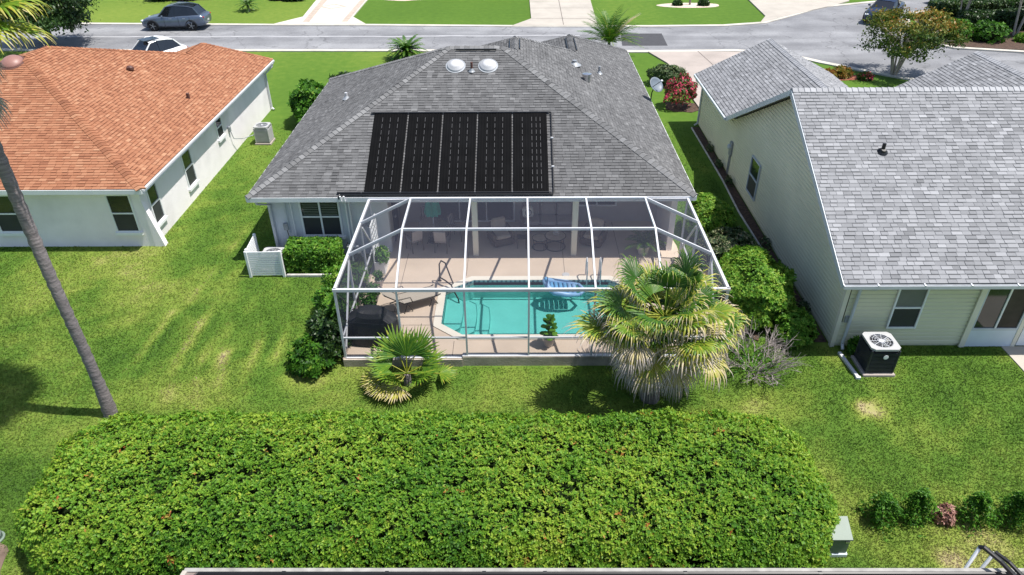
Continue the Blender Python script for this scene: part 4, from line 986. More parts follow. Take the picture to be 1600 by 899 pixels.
for sx, x, xp in ((-1, CX0, PX0), (1, CX1, PX1)):
    for y in sy[1:]: member('post', (x, y, .09), (x, y, ZT), .06, .06)
    member('eave_beam', (x, CY, ZT), (x, BKY, ZT), .075, .085)
    for i in range(3):
        MB().beam((x, sy[i], .78), (x, sy[i+1], .78), .045, .05).build('chair_rail', 'white_metal', cg)
        panel((x, sy[i], .08), (x, sy[i+1], .08), (x, sy[i+1], .78), (x, sy[i], .78)); panel((x, sy[i], .78), (x, sy[i+1], .78), (x, sy[i+1], ZT), (x, sy[i], ZT))
    member('brace', (x-sx*.02, CY+.1, .3), (x-sx*.02, PY0-.05, 2.25), .045, .06); member('brace', (x-sx*.02, PY1+.1, 2.2), (x-sx*.02, BKY-.1, .5), .045, .06)
    MB().tube([(x-sx*.03, CY+.1, 2.2), (x-sx*.03, PY0, .35)], .008, 5).build('brace_cable', 'steel', cg)
    member('rafter', (x, PY0, ZT), (xp, PY0, ZP), .06, .09); member('rafter', (x, PY1, ZT), (xp, PY1, ZP), .06, .09)
    panel((x, PY0, ZT), (x, PY1, ZT), (xp, PY1, ZP), (xp, PY0, ZP))
    panel((x, CY, ZT), (x, PY0, ZT), (xp, PY0, ZP)); panel((x, CY, ZT), (xp, PY0, ZP), (xp, CY, ZT))
    panel((x, BKY, ZT), (x, PY1, ZT), (xp, PY1, ZP)); panel((x, BKY, ZT), (xp, PY1, ZP), (xp, BKY, ZT))
for i, x in enumerate(colsX):
    member('rafter', (x, CY, ZT), (x, PY0, ZP), .05, .085); member('rafter', (x, PY0, ZP), (x, PY1, ZP), .05, .085); member('rafter', (x, PY1, ZP), (x, BKY, ZT), .05, .085)
    if i < 4:
        b = colsX[i+1]
        panel((x, CY, ZT), (b, CY, ZT), (b, PY0, ZP), (x, PY0, ZP)); panel((x, PY0, ZP), (b, PY0, ZP), (b, PY1, ZP), (x, PY1, ZP)); panel((x, PY1, ZP), (b, PY1, ZP), (b, BKY, ZT), (x, BKY, ZT))
member('purlin', (PX0, PY0, ZP), (PX1, PY0, ZP), .055, .075); member('purlin', (PX0, PY1, ZP), (PX1, PY1, ZP), .06, .075)
member('header', (CX0, BKY, ZT-.02), (CX1, BKY, ZT-.02), .06, .10)

# ------------------------------------------------------------------ things on the deck
def place(t, x, y, z=DZ, r=0): t.location = (x, y, z); t.rotation_euler = (0, 0, r); return t
def L(name, label, cat, x, y, z=DZ, r=0, group=None): return thing(name, label, cat, (x, y, z), r, group, world=False)

# chaise lounge: back rest at -x end
t = L('chaise_lounge', 'tan sling chaise lounge with raised back beside the pool', 'lounge chair', -3.55, 18.45, r=math.radians(28))
for s in (-1, 1):
    MB().tube([(-.15, s*.3, .36), (.95, s*.3, .32), (1.08, s*.3, .36)], .018, 6).build('side_rail', 'bronze', t)
    for x in (-.05, .8): MB().tube([(x-.12, s*.31, 0), (x, s*.31, .34), (x+.16, s*.31, .02)], .016, 6).build('leg', 'bronze', t)
    MB().tube([(-.15, s*.3, .36), (-.75, s*.3, .86)], .018, 6).build('back_rail', 'bronze', t)
    MB().tube([(-.62, s*.34, .55), (-.35, s*.36, .6), (.05, s*.36, .58), (.12, s*.34, .36)], .018, 6).build('armrest', 'bronze', t)
mb = MB(); mb.add([(-.15, -.28, .37), (1.06, -.28, .33), (1.06, .28, .33), (-.15, .28, .37), (-.15, -.28, .36), (1.06, -.28, .32), (1.06, .28, .32), (-.15, .28, .36)], [(0, 1, 2, 3), (7, 6, 5, 4), (0, 4, 5, 1), (1, 5, 6, 2), (2, 6, 7, 3), (3, 7, 4, 0)]); mb.build('seat', 'sling_tan', t)
mb = MB(); mb.add([(-.16, -.28, .37), (-.16, .28, .37), (-.76, .28, .87), (-.76, -.28, .87), (-.17, -.28, .36), (-.17, .28, .36), (-.77, .28, .86), (-.77, -.28, .86)], [(3, 2, 1, 0), (4, 5, 6, 7), (0, 1, 5, 4), (1, 2, 6, 5), (2, 3, 7, 6), (3, 0, 4, 7)]); mb.build('backrest', 'sling_tan', t)

# grill under a black cover: lofted cloth
t = L('covered_grill', 'barbecue grill under a black fabric cover in the cage corner', 'grill', -4.25, 16.72, r=math.radians(-6))
rings = [(.72, .34, 0.02), (.74, .35, .35), (.72, .33, .75), (.70, .31, .86), (.44, .29, 1.02), (.38, .22, 1.14), (.30, .10, 1.18)]
mb = MB(); vs = []; NR = 32
for q, (a, b, z) in enumerate(rings):
    for k in range(NR):
        th = 2*math.pi*k/NR; cx = math.copysign(abs(math.cos(th))**.45, math.cos(th)); cy = math.copysign(abs(math.sin(th))**.45, math.sin(th))
        fold = 1+(.035*math.sin(7*th+q*.6)+.02*math.sin(13*th+1))*(1 if q < 4 else .3)
        vs.append((a*cx*fold, b*cy*fold, z+(.02*math.sin(5*th) if 1 < q < 6 else 0)))
fs = [(q*NR+k, q*NR+(k+1) % NR, (q+1)*NR+(k+1) % NR, (q+1)*NR+k) for q in range(len(rings)-1) for k in range(NR)] + [tuple(range((len(rings)-1)*NR, len(rings)*NR))]
cov = mb.add(vs, fs).build('cover', 'black_fabric', t)
MB().tube([(-.69, -.32, .87), (.69, -.32, .87), (.69, .32, .87), (-.69, .32, .87), (-.69, -.32, .87)], .012, 5).build('seam', 'black_pipe', cov)
for x in (-.55, .55): MB().lathe((x, -.25, 0), [(.03, 0), (.05, .02), (.05, .06), (.03, .08)], 10).build('caster', 'black_metal', t)

# pool handrail by the steps, ladder at the far end
t = thing('pool_handrail', 'curved bronze figure four handrail beside the pool steps', 'handrail', (-2.35, 19.75, DZ))
MB().tube([(-2.62, 20.0, DZ), (-2.60, 19.98, .75), (-2.52, 19.9, .93), (-2.38, 19.78, .92), (-2.2, 19.55, .5), (-2.12, 19.45, .33), (-2.2, 19.5, .24), (-2.42, 19.7, .3), (-2.6, 19.85, .32)], .024, 8).build('rail', 'bronze', t)
MB().tube([(-2.2, 19.52, .24), (-2.1, 19.3, .14), (-1.95, 19.12, -.05), (-1.9, 19.05, -.4)], .024, 8).build('rail', 'bronze', t)
MB().lathe((-2.62, 20.0, DZ), [(.06, 0), (.06, .012), (.03, .02)], 12).build('base_plate', 'bronze', t)
t = thing('pool_ladder', 'white tubed pool ladder at the back edge beside the float', 'ladder', (2.5, 20.05, DZ))
for x in (2.3, 2.75): MB().tube([(x, 20.35, DZ), (x, 20.33, .65), (x, 20.2, .85), (x, 20.0, .8), (x, 19.9, .5), (x, 19.88, -.55)], .022, 8).build('rail', 'white_metal', t)
for z in (-.15, -.35, -.52): MB().box((2.525, 19.86, z), (.45, .09, .025)).build('tread', 'white_paint', t)
t = tag(MB().lathe((1.63, 20.36, DZ), [(.13, 0), (.13, .012), (.11, .018)], 20).build('skimmer_lid', 'dome_white'), 'round white skimmer lid in the deck behind the float', 'lid')

# inflatable float: ring tubes with a raised back
t = thing('pool_float', 'blue inflatable lounger floating in the pool', 'pool float', (1.45, 19.55, -.03))
def closed(pts): return pts+[pts[0], pts[1]]
MB().tube([(2.02, 19.22, .03), (1.6, 19.18, .05), (1.2, 19.22, .10), (.98, 19.36, .22), (.90, 19.56, .34), (.98, 19.76, .24), (1.2, 19.9, .12), (1.6, 19.92, .06), (2.02, 19.84, .03)], [.05, .09, .10, .10, .11, .10, .10, .09, .05], 10).build('side_tube', 'float_light', t, smooth=True)
for k in range(6):
    x = 1.1+.15*k; z = .13-.025*k if k < 4 else .04
    MB().tube([(x, 19.3, z-.01), (x+.02, 19.55, z+.01), (x, 19.82, z-.01)], .07, 8).build('seat_rib', 'float_blue' if k < 4 else 'float_light', t, smooth=True)
for k in range(3): MB().tube([(1.0-.025*k, 19.40+.03*k, .22+.09*k), (.97-.025*k, 19.56, .25+.09*k), (1.0-.025*k, 19.72-.03*k, .22+.09*k)], [.05, .07, .05], 8).build('back_pillow', 'float_blue', t, smooth=True)
MB().tube([(2.02, 19.22, .03), (2.2, 19.5, .02), (2.02, 19.84, .03)], .06, 8).build('foot_tube', 'float_light', t, smooth=True)

# dining set
def dining_chair():
    t = L('dining_chair', 'x', 'chair', 0, 0)
    for sx in (-1, 1):
        MB().tube([(sx*.22, -.22, 0), (sx*.23, -.2, .42), (sx*.24, -.22, .62)], .016, 6).build('leg', 'bronze', t)
        MB().tube([(sx*.22, .24, 0), (sx*.22, .2, .42), (sx*.22, .3, .92)], .016, 6).build('leg', 'bronze', t)
        MB().tube([(sx*.24, -.22, .62), (sx*.25, .0, .65), (sx*.22, .25, .66)], .018, 6).build('armrest', 'bronze', t)
    MB().box((0, 0, .44), (.46, .46, .07), bev=.03).build('seat', 'cushion_grey', t)
    b = MB(); b.box((0, .27, .7), (.42, .06, .46), tilt=('X', -.18), bev=.025); b.build('backrest', 'cushion_grey', t)
    for k in range(3): MB().box((-.12+.12*k, .235, .72), (.03, .012, .34), tilt=('X', -.18)).build('stripe', 'pillow_dark', t)
    return t
c0 = dining_chair()
spots = [(-2.72, 22.05, math.pi*0.97, 'grey patterned dining chair with its back to the pool'), (-3.7, 22.1, math.pi*1.2, 'dining chair next to the blue porch door'), (-2.2, 22.9, math.pi*.4, 'dining chair pulled towards the glass sliding doors'), (-3.35, 23.35, .1, 'dining chair against the porch back wall')]
for k, (x, y, r, lb) in enumerate(spots):
    c = c0 if k == 0 else copy_tree(c0)
    place(c, x, y, DZ, r); tag(c, lb, 'chair', 'dining chairs on the porch')
t = L('dining_table', 'round glass topped dining table under the porch', 'table', -3.05, 22.72)
MB().lathe((0, 0, .70), [(.52, 0), (.54, .01), (.54, .025), (.52, .03)], 28).build('tabletop', 'steel', t)
for a in range(4): MB().tube([(.34*math.cos(a*1.571+.7), .34*math.sin(a*1.571+.7), 0), (.12*math.cos(a*1.571+.7), .12*math.sin(a*1.571+.7), .4), (.36*math.cos(a*1.571+.7), .36*math.sin(a*1.571+.7), .7)], .016, 6).build('leg', 'bronze', t)
t = L('patio_umbrella', 'closed teal patio umbrella standing in the dining table', 'umbrella', -3.05, 22.72)
MB().tube([(0, 0, .02), (0, 0, 2.15)], .02, 8).build('pole', 'white_metal', t)
mb = MB(); vs = []; prof = [(.03, 2.2), (.08, 2.05), (.14, 1.8), (.2, 1.5), (.24, 1.2), (.22, 1.08)]
for r_, z in prof:
    for k in range(24): a = k*math.pi/12; rr_ = r_*(1+.28*math.cos(8*a)); vs.append((rr_*math.cos(a), rr_*math.sin(a), z))
mb.add(vs, [(q*24+k, q*24+(k+1) % 24, (q+1)*24+(k+1) % 24, (q+1)*24+k) for q in range(5) for k in range(24)] + [tuple(range(23, -1, -1))]).build('canopy', 'teal_fabric', t)
MB().lathe((0, 0, 0), [(.24, 0), (.24, .05), (.06, .09), (.03, .3)], 18).build('base', 'black_metal', t)
# wicker armchairs, sofa, tables
def armchair(label, x, y, r):
    t = L('wicker_armchair', label, 'armchair', x, y, r=r, group='wicker armchairs on the porch')
    b = MB(); b.box((0, 0, .16), (.8, .8, .26), bev=.05); b.build('base', 'dark_wicker', t)
    for s in (-1, 1): MB().box((s*.36, 0, .42), (.11, .78, .3), bev=.04).build('armrest', 'dark_wicker', t)
    MB().box((0, .36, .5), (.62, .12, .48), bev=.04).build('back', 'dark_wicker', t)
    MB().box((0, -.04, .37), (.58, .64, .15), bev=.05).build('seat_cushion', 'cushion_tan', t)
    MB().box((0, .24, .66), (.56, .16, .46), tilt=('X', -.2), bev=.06).build('back_cushion', 'cushion_tan', t)
    return t
armchair('wicker armchair with tan cushions beside the porch post nearer the dining table', -.62, 22.6, math.radians(22))
armchair('wicker armchair with tan cushions beside the porch post nearer the potted palm', 2.75, 22.55, math.radians(-24))
t = L('sofa', 'wicker sofa with taupe cushions against the porch back wall', 'sofa', 1.15, 23.7)
MB().box((0, 0, .16), (2.1, .85, .26), bev=.05).build('base', 'dark_wicker', t)
for s in (-1, 1): MB().box((s*1.0, 0, .4), (.12, .85, .34), bev=.04).build('armrest', 'dark_wicker', t)
MB().box((0, .38, .52), (1.88, .12, .6), bev=.04).build('back', 'dark_wicker', t)
for k in range(3):
    MB().box((-.62+.62*k, -.06, .37), (.6, .68, .15), bev=.05).build('seat_cushion', 'cushion_grey', t); MB().box((-.62+.62*k, .25, .68), (.58, .17, .5), tilt=('X', -.2), bev=.06).build('back_cushion', 'cushion_grey', t)
pl = L('throw_pillow', 'white pillow with a dark ring lying on the sofa', 'pillow', .38, 23.46, .78, r=.25)
MB().box((0, 0, .1), (.42, .15, .4), tilt=('X', -.45), bev=.07).build('cover', 'pillow_white', pl)
MB().tube(closed([(.11*math.cos(a), -.085+.05*math.sin(a), .1+.1*math.sin(a)) for a in [k*math.pi/7 for k in range(14)]]), .018, 5, cap=False).build('ring_print', 'pillow_dark', pl)
def nest(label, x, y, r, h):
    t = L('coffee_table', label, 'coffee table', x, y)
    top = MB().lathe((0, 0, h-.02), [(r-.02, 0), (r, .006), (r, .03), (r-.02, .036)], 26).build('tabletop', 'table_wood', t)
    MB().tube(closed([((r+.012)*math.cos(a), (r+.012)*math.sin(a), h) for a in [k*math.pi/14 for k in range(28)]]), .016, 6, cap=False).build('top_hoop', 'black_metal', t)
    MB().tube(closed([(r*math.cos(a), r*math.sin(a), .02) for a in [k*math.pi/14 for k in range(28)]]), .016, 6, cap=False).build('base_hoop', 'black_metal', t)
    for k in range(4): a = k*math.pi/2+.5; MB().tube([(r*math.cos(a), r*math.sin(a), .02), (r*math.cos(a), r*math.sin(a), h)], .011, 6).build('leg', 'black_metal', t)
nest('larger round hoop coffee table on the porch', 1.35, 22.25, .36, .46); nest('smaller round hoop coffee table on the porch', .80, 22.2, .27, .40)
t = L('candle_bowl', 'small pale bowl on the larger hoop coffee table', 'bowl', 1.38, 22.3, DZ+.477); MB().lathe((0, 0, 0), [(.06, 0), (.11, .03), (.13, .08), (.11, .08), (.08, .04)], 16).build('bowl', 'clay_pot', t)
t = L('side_table', 'small dark side table between armchair and coffee tables', 'side table', .15, 22.25)
MB().box((0, 0, .42), (.34, .34, .03), bev=.01).build('tabletop', 'black_metal', t)
for sx in (-1, 1):
    for sy_ in (-1, 1): MB().tube([(sx*.15, sy_*.15, 0), (sx*.15, sy_*.15, .41)], .012, 6).build('leg', 'black_metal', t)
t = L('wall_art', 'dark leaf shaped ornament hanging on the porch wall', 'wall art', 4.6, 24.17, 1.35)
mb = MB(); o_ = [(.48*math.cos(a), .0, .17*math.sin(a)*(1-.35*math.cos(a))) for a in [k*math.pi/10 for k in range(20)]]; mb.add(o_+[(x, -.03, z) for x, y, z in o_], [tuple(range(20)), tuple(range(39, 19, -1))]+[(k, 20+k, 20+(k+1) % 20, (k+1) % 20) for k in range(20)]).build('leaf', 'dark_wicker', t)
# planter with trellis, built at the left side of the cage
t = thing('trellis_planter', 'white planter box with ornate trellis beside the blue porch door', 'planter', (-4.68, 20.9, DZ))
for c, s in (((-4.68, 20.42, DZ+.24), (.34, .04, .48)), ((-4.68, 21.38, DZ+.24), (.34, .04, .48)), ((-4.83, 20.9, DZ+.24), (.04, .92, .48)), ((-4.53, 20.9, DZ+.24), (.04, .92, .48))): MB().box(c, s).build('box_panel', 'white_paint', t)
MB().box((-4.68, 20.9, DZ+.40), (.26, .92, .04)).build('soil', 'mulch', t)
tr_ = MB().box((-4.84, 20.43, 1.2), (.03, .05, 1.4)).box((-4.84, 21.37, 1.2), (.03, .05, 1.4)).box((-4.84, 20.9, 1.9), (.03, .89, .05)).box((-4.84, 20.9, .58), (.03, .89, .05)).build('trellis', 'white_paint', t)
for ii in range(4):
    for jj in range(6):
        cy_, cz_ = 20.56+.225*ii, .72+.21*jj
        MB().tube(closed([(-4.84, cy_+.1*math.cos(a), cz_+.095*math.sin(a)) for a in [k*math.pi/5 for k in range(10)]]), .012, 5, cap=False).build('scroll', 'white_paint', tr_)

# ------------------------------------------------------------------ foliage generators
def unit(a): return a/np.maximum(np.linalg.norm(a, axis=1, keepdims=True), 1e-9)
def leaves(name, P, Nn, size, material, parent, tone, aspect=.5, spread=.7, up=.35, fold=.18, sizevar=.35, kind=None):
    P = np.asarray(P, float); n = len(P)
    Nn = unit(np.asarray(Nn) + rng.normal(0, spread, (n, 3)) + np.array([0, 0, up]))
    T = unit(np.cross(Nn, rng.normal(0, 1, (n, 3)))); B = np.cross(Nn, T)
    s = (size*(1+sizevar*rng.normal(0, 1, n)).clip(.4, 1.8))[:, None] if np.isscalar(size) else size[:, None]
    V = np.stack([P-T*s*.5, P+B*s*aspect*.5+Nn*s*fold*.5, P+T*s*.5-Nn*s*.08, P-B*s*aspect*.5+Nn*s*fold*.5], 1).reshape(-1, 3)
    F = np.arange(n*4).reshape(n, 4)
    off = OFF[parent.name] if parent is not None else None
    me = np_mesh(name, V, F, np.clip(tone, 0, 1), off)
    o = link(name, me, material, parent)
    if kind: o['kind'] = kind
    return o
def sprigs(name, P, Nn, size, material, parent, tone, per=6, aspect=.46, rise=.75, sizevar=.25):
    """leaf rosettes: each shoot carries several leaves that radiate from its tip"""
    P = np.asarray(P, float); m = len(P)
    Nn = unit(np.asarray(Nn) + rng.normal(0, .30, (m, 3)) + np.array([0, 0, .25]))
    t1 = unit(np.cross(Nn, rng.normal(0, 1, (m, 3)))); t2 = np.cross(Nn, t1)
    rep = lambda a: np.repeat(a, per, 0)
    n = m*per; ang = rep(rng.uniform(0, 6.283, m)) + np.tile(np.arange(per)*6.283/per, m) + rng.normal(0, .25, n)
    N2, A, B2, P2 = rep(Nn), rep(t1), rep(t2), rep(P)
    h = rise*rng.uniform(.15, 1.4, n)
    T = unit(N2*h[:, None] + A*np.cos(ang)[:, None] + B2*np.sin(ang)[:, None]); S = unit(np.cross(T, N2)+1e-6); U = np.cross(S, T)
    ln = (size*np.clip(1+sizevar*rng.normal(0, 1, n), .5, 1.7)*rep(rng.uniform(.65, 1.45, m)))[:, None]
    base = P2 - N2*(rng.uniform(0, .5, n)*size)[:, None]
    mid = base + T*ln*.5
    V = np.stack([base, mid+S*ln*aspect*.5+U*ln*.07, base+T*ln-U*ln*.10, mid-S*ln*aspect*.5+U*ln*.07], 1).reshape(-1, 3)
    tn = rep(np.asarray(tone)) + rng.normal(0, .07, n)
    me = np_mesh(name, V, np.arange(n*4).reshape(n, 4), np.clip(tn, 0, 1), OFF[parent.name])
    return link(name, me, material, parent)
def rounded_box_pts(c, half, r, n, bottom=False, side_frac=None):
    c = np.array(c); h = np.array(half); r = min(r, *(h*.98))
    A = [4*h[0]*h[1], 4*h[0]*h[2], 4*h[0]*h[2], 4*h[1]*h[2], 4*h[1]*h[2]] + ([4*h[0]*h[1]] if bottom else [])
    k = rng.choice(len(A), n, p=np.array(A)/sum(A)); p = rng.uniform(-1, 1, (n, 3))*h
    p[k == 0, 2] = h[2]; p[k == 1, 1] = h[1]; p[k == 2, 1] = -h[1]; p[k == 3, 0] = h[0]; p[k == 4, 0] = -h[0]
    if bottom: p[k == 5, 2] = -h[2]
    q = np.clip(p, -(h-r), h-r); 
    if not bottom: q[:, 2] = np.where(p[:, 2] < h[2]-r, p[:, 2], q[:, 2])
    nn = unit(p-q); return c+q+nn*r, nn
def rounded_box_core(name, c, half, r, material, parent):
    """solid filling of a hedge, inner shade put into its dark colour, a rounded box grid"""
    mb = MB(); nu, nv = 36, 12; vs = []
    for j in range(nv+1):
        v = j/nv
        for i in range(nu):
            a = 2*math.pi*i/nu; ca, sa = math.cos(a), math.sin(a); e = .35
            cx = math.copysign(abs(ca)**e, ca)*half[0]; cy = math.copysign(abs(sa)**e, sa)*half[1]
            k = 1 if v < .6 else math.sqrt(max(0, 1-((v-.6)/.4)**2))*.35+.65 if v < 1 else 0.0
            z = c[2]-half[2]+2*half[2]*(v if v < .6 else .6+.4*math.sin((v-.6)/.4*math.pi/2))
            vs.append((c[0]+cx*k, c[1]+cy*k, z))
    fs = [(j*nu+i, j*nu+(i+1) % nu, (j+1)*nu+(i+1) % nu, (j+1)*nu+i) for j in range(nv) for i in range(nu)]
    return mb.add(vs, fs).build(name, material, parent)
def ellipsoid_pts(c, rad, n, zmin=-1.0):
    d = unit(rng.normal(0, 1, (int(n*1.8)+10, 3))); d = d[d[:, 2] > zmin][:n]
    return np.array(c)+d*np.array(rad), unit(d/np.array(rad))
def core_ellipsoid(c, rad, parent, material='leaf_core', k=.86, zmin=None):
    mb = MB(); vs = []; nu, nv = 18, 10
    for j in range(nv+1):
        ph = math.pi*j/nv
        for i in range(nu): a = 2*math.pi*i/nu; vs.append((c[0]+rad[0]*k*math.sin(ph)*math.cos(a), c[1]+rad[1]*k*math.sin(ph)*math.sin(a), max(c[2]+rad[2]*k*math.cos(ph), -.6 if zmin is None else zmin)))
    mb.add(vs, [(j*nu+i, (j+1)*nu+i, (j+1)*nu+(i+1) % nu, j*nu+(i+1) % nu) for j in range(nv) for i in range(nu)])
    return mb.build('shade_core', material, parent)  # solid that blocks the view through; its dark colour stands in for inner shade
def bush(name, label, cat, c, rad, n, size, material, tmean=.5, tsd=.16, group=None, lump=.14, aspect=.5, core=True, flowers=None, zmin=-.55, stem=True, z0=None):
    zg = G(c[0], c[1]) if z0 is None else z0
    t = thing(name, label, cat, (c[0], c[1], zg), group=group)
    P, Nn = ellipsoid_pts((0, 0, 0), (1, 1, 1), n, zmin)
    l = 1+lump*(2*fbm(P[:, 0]*2+c[0], P[:, 1]*2+P[:, 2]*2.3+c[1], 1.1, 3)-1)*1.6 - np.abs(rng.normal(0, .07, len(P)))
    Pw = np.array(c)+P*np.array(rad)*l[:, None]; Pw[:, 2] = np.maximum(Pw[:, 2], zg+.03)
    tone = tmean + rng.normal(0, tsd, len(P)) + .3*(fbm(P[:, 0]*3, P[:, 1]*3+P[:, 2]*2, 1, 5)-.5)
    if flowers is not None:
        k = rng.random(len(P)) < flowers; tone = np.where(k, rng.uniform(.55, 1, len(P)), np.clip(tone, 0, .44))
    sprigs('foliage', Pw[::4], Nn[::4], size, material, t, tone[::4], 5) if flowers is None else leaves('foliage', Pw, Nn, size, material, t, tone, aspect)
    if core: core_ellipsoid(c, rad, t, k=.80, zmin=zg-.02)
    if stem:
        mb = MB()
        for k in range(4): a = k*1.6; mb.tube([(c[0]+.05*math.cos(a), c[1]+.05*math.sin(a), zg-.05), (c[0]+rad[0]*.4*math.cos(a), c[1]+rad[1]*.4*math.sin(a), c[2])], [.025, .012], 6)
        mb.build('stem', 'bark', t)
    return t
def fan_frond(t, base, az, el, pet, R, dry, nseg=34, spread=2.35, droop=.5, tip=.55, pw=.018, cup=.15, tonevar=.05, tipdry=.35, fuse=.52, name='frond', rnd=random):
    """fan leaf: a petiole and pleated segments that hang at their tips"""
    ca, sa = math.cos(az), math.sin(az); ce, se = math.cos(el), math.sin(el)
    X = np.array([ca*ce, sa*ce, se]); Yv = np.array([-sa, ca, 0]); Zv = np.cross(X, Yv); base = np.array(base, float)
    hub = base + X*pet + np.array([0, 0, -.10*pet*pet])
    st = np.array([0, .28, .48, .62, .75, .88, 1.0]); ns = len(st)
    V = []; F = []; T = []
    pitch_dir = X*math.cos(.35)-Zv*0 ; 
    for k in range(nseg):
        a = -spread + 2*spread*(k+.5)/nseg; da = spread/nseg
        Ls = R*(.72+.28*math.cos(a*.62))*rnd.uniform(.9, 1.08)
        dirv = X*math.cos(a) + Yv*math.sin(a) + Zv*(cup*(1-math.cos(a))+rnd.uniform(-.03, .03)); dirv /= np.linalg.norm(dirv)
        side = np.cross(dirv, Zv); side /= np.linalg.norm(side); up = np.cross(side, dirv)
        b0 = len(V); dr = droop*rnd.uniform(.7, 1.3); tp = tip*rnd.uniform(.6, 1.5); tw = rnd.uniform(-.15, .15)
        c = hub.copy(); last = 0.0; dn = np.array([0, 0, -1.0])
        for i, s in enumerate(st):
            w = Ls*s*math.tan(da)*1.02 if s <= fuse else Ls*fuse*math.tan(da)*1.02*max(.08, (1-(s-fuse)/(1-fuse))**.8)
            w = max(w, .004)
            bnd = min(.96, dr*.35*s + tp*max(0, (s-.45)/.55)**1.1); dd = dirv*(1-bnd) + dn*bnd + side*tw*max(0, s-.4); dd = dd/np.linalg.norm(dd)
            c = c + dd*Ls*(s-last); last = s
            V += [c-side*w-up*w*.5, c+up*w*.35, c+side*w-up*w*.5]
        for i in range(ns-1):
            q = b0+3*i; F += [(q, q+1, q+4, q+3), (q+1, q+2, q+5, q+4)]
            sm = (st[i]+st[i+1])/2; tn = dry + (max(.0, .97-dry)*tipdry*(max(0, sm-.58)/.42)**.8) + rnd.gauss(0, tonevar) + (.06 if k % 2 else 0)
            T += [tn, tn+.03]
    # petiole
    n0 = len(V); m = 6
    for i in range(m):
        s = i/(m-1); c = base + X*pet*s + np.array([0, 0, -.10*pet*pet*s*s])
        V += [c+Yv*pw-Zv*pw*.4, c-Yv*pw-Zv*pw*.4, c+Zv*pw]
    for i in range(m-1):
        q = n0+3*i
        for e in range(3): F.append((q+e, q+(e+1) % 3, q+3+(e+1) % 3, q+3+e)); T.append(min(.55, dry+.28) if dry < .6 else dry)
    me = np_mesh(name, V, F, np.clip(T, 0, 1), OFF[t.name])
    return link(name, me, 'frond', t)
def feather_frond(t, base, az, el, Ln, dry=.1, nl=26, lw=.03, ll=.22, arch=.5, material='frond', name='frond'):
    ca, sa = math.cos(az), math.sin(az); V = []; F = []; T = []
    pts = []; p = np.array(base, float); e = el; step = Ln/nl
    for i in range(nl+1):
        pts.append(p.copy()); p = p + step*np.array([ca*math.cos(e), sa*math.cos(e), math.sin(e)]); e -= arch*2/nl
    for i in range(2, nl+1):
        d = pts[i]-pts[i-1]; d = d/np.linalg.norm(d); side = np.array([-sa, ca, 0]); up = np.cross(d, side)*-1
        k = math.sin(math.pi*min(1, (i/nl)*.9+.1))**.6*ll
        for s in (-1, 1):
            q = side*s*.85 + d*.5 + np.array([0, 0, random.uniform(-.1, .2)]); q /= np.linalg.norm(q)
            b = len(V); w = d*lw*.5
            V += [pts[i]-w, pts[i]+w, pts[i]+q*k*.6+w*.7+np.array([0, 0, -.01]), pts[i]+q*k-np.array([0, 0, .12*k])]; F.append((b, b+1, b+2, b+3)); T.append(dry+random.gauss(0, .05))
    for i in range(nl):
        b = len(V); w = np.array([-sa, ca, 0])*.012; V += [pts[i]-w, pts[i]+w, pts[i+1]+w, pts[i+1]-w]; F.append((b, b+1, b+2, b+3)); T.append(min(1, dry+.3))
    return link(name, np_mesh(name, V, F, np.clip(T, 0, 1), OFF[t.name]), material, t)

# ------------------------------------------------------------------ big clipped hedge
hd = thing('clipped_hedge', 'long rounded clipped green hedge across the back garden', 'hedge', (-2, 10.4, -.25))
HC = (-1.95, 10.5, .66); HH = (8.62, 2.05, .92)
n = 88000
P, Nn = rounded_box_pts(HC, HH, .95, n)
keep = ~((Nn[:, 1] > .8) & (P[:, 2] < .9) & (rng.random(n) < .6)); P, Nn = P[keep], Nn[keep]
# the clipped top rolls off towards the near side
def roll(P, Nn):
    k = np.clip((11.0-P[:, 1])/2.5, 0, 1.1); hgt = np.clip((P[:, 2]+.25)/1.8, 0, 1)
    P = P.copy(); P[:, 2] -= .42*k**3*hgt; Nn = Nn.copy(); Nn[:, 1] -= np.where(Nn[:, 2] > .3, .3*k**1.2, 0); return P, unit(Nn)
def taper(P):
    u = np.abs(P[:, 0]-HC[0])/HH[0]; k = np.where(u > .80, np.sqrt(np.clip(1-.8*((u-.80)/.20)**2, .05, 1)), 1); P = P.copy(); P[:, 1] = HC[1]+.05+(P[:, 1]-HC[1])*k; P[:, 2] = np.where(P[:, 2] > .6, .6+(P[:, 2]-.6)*(.72+.28*k), P[:, 2]); return P
P, Nn = roll(P, Nn); P = taper(P)
bumpy = .20*(fbm(P[:, 0], P[:, 1]+P[:, 2], .8, 2)-.5) + .24*(fbm(P[:, 0], P[:, 1]*1.2+P[:, 2], 3.2, 6)-.5)
deep = -np.abs(rng.normal(0, .075, len(P))) + np.where(rng.random(len(P)) < .10, rng.uniform(0, .08, len(P)), 0)
gaps = fbm(P[:, 0], P[:, 1]+P[:, 2]*.8, 4.2, 8); keep = (gaps > .34) | (rng.random(len(P)) < .35)
P = P + Nn*(bumpy+deep)[:, None]
tone = .61 + .52*(fbm(P[:, 0], P[:, 1], .35, 1)-.5) + .36*(fbm(P[:, 0], P[:, 1]+P[:, 2], 1.6, 3)-.5) + rng.normal(0, .13, len(P))
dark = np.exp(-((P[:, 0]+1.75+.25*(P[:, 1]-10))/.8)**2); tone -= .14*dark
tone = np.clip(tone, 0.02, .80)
redn = fbm(P[:, 0], P[:, 1], 3.2, 12); tone = np.where((redn > .80) & (rng.random(len(P)) < .4), rng.uniform(.9, 1, len(P)), tone)
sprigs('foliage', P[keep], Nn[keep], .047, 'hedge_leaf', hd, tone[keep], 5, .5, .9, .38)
mbc = MB(); ny2 = 16; nx2 = 40; vs = []
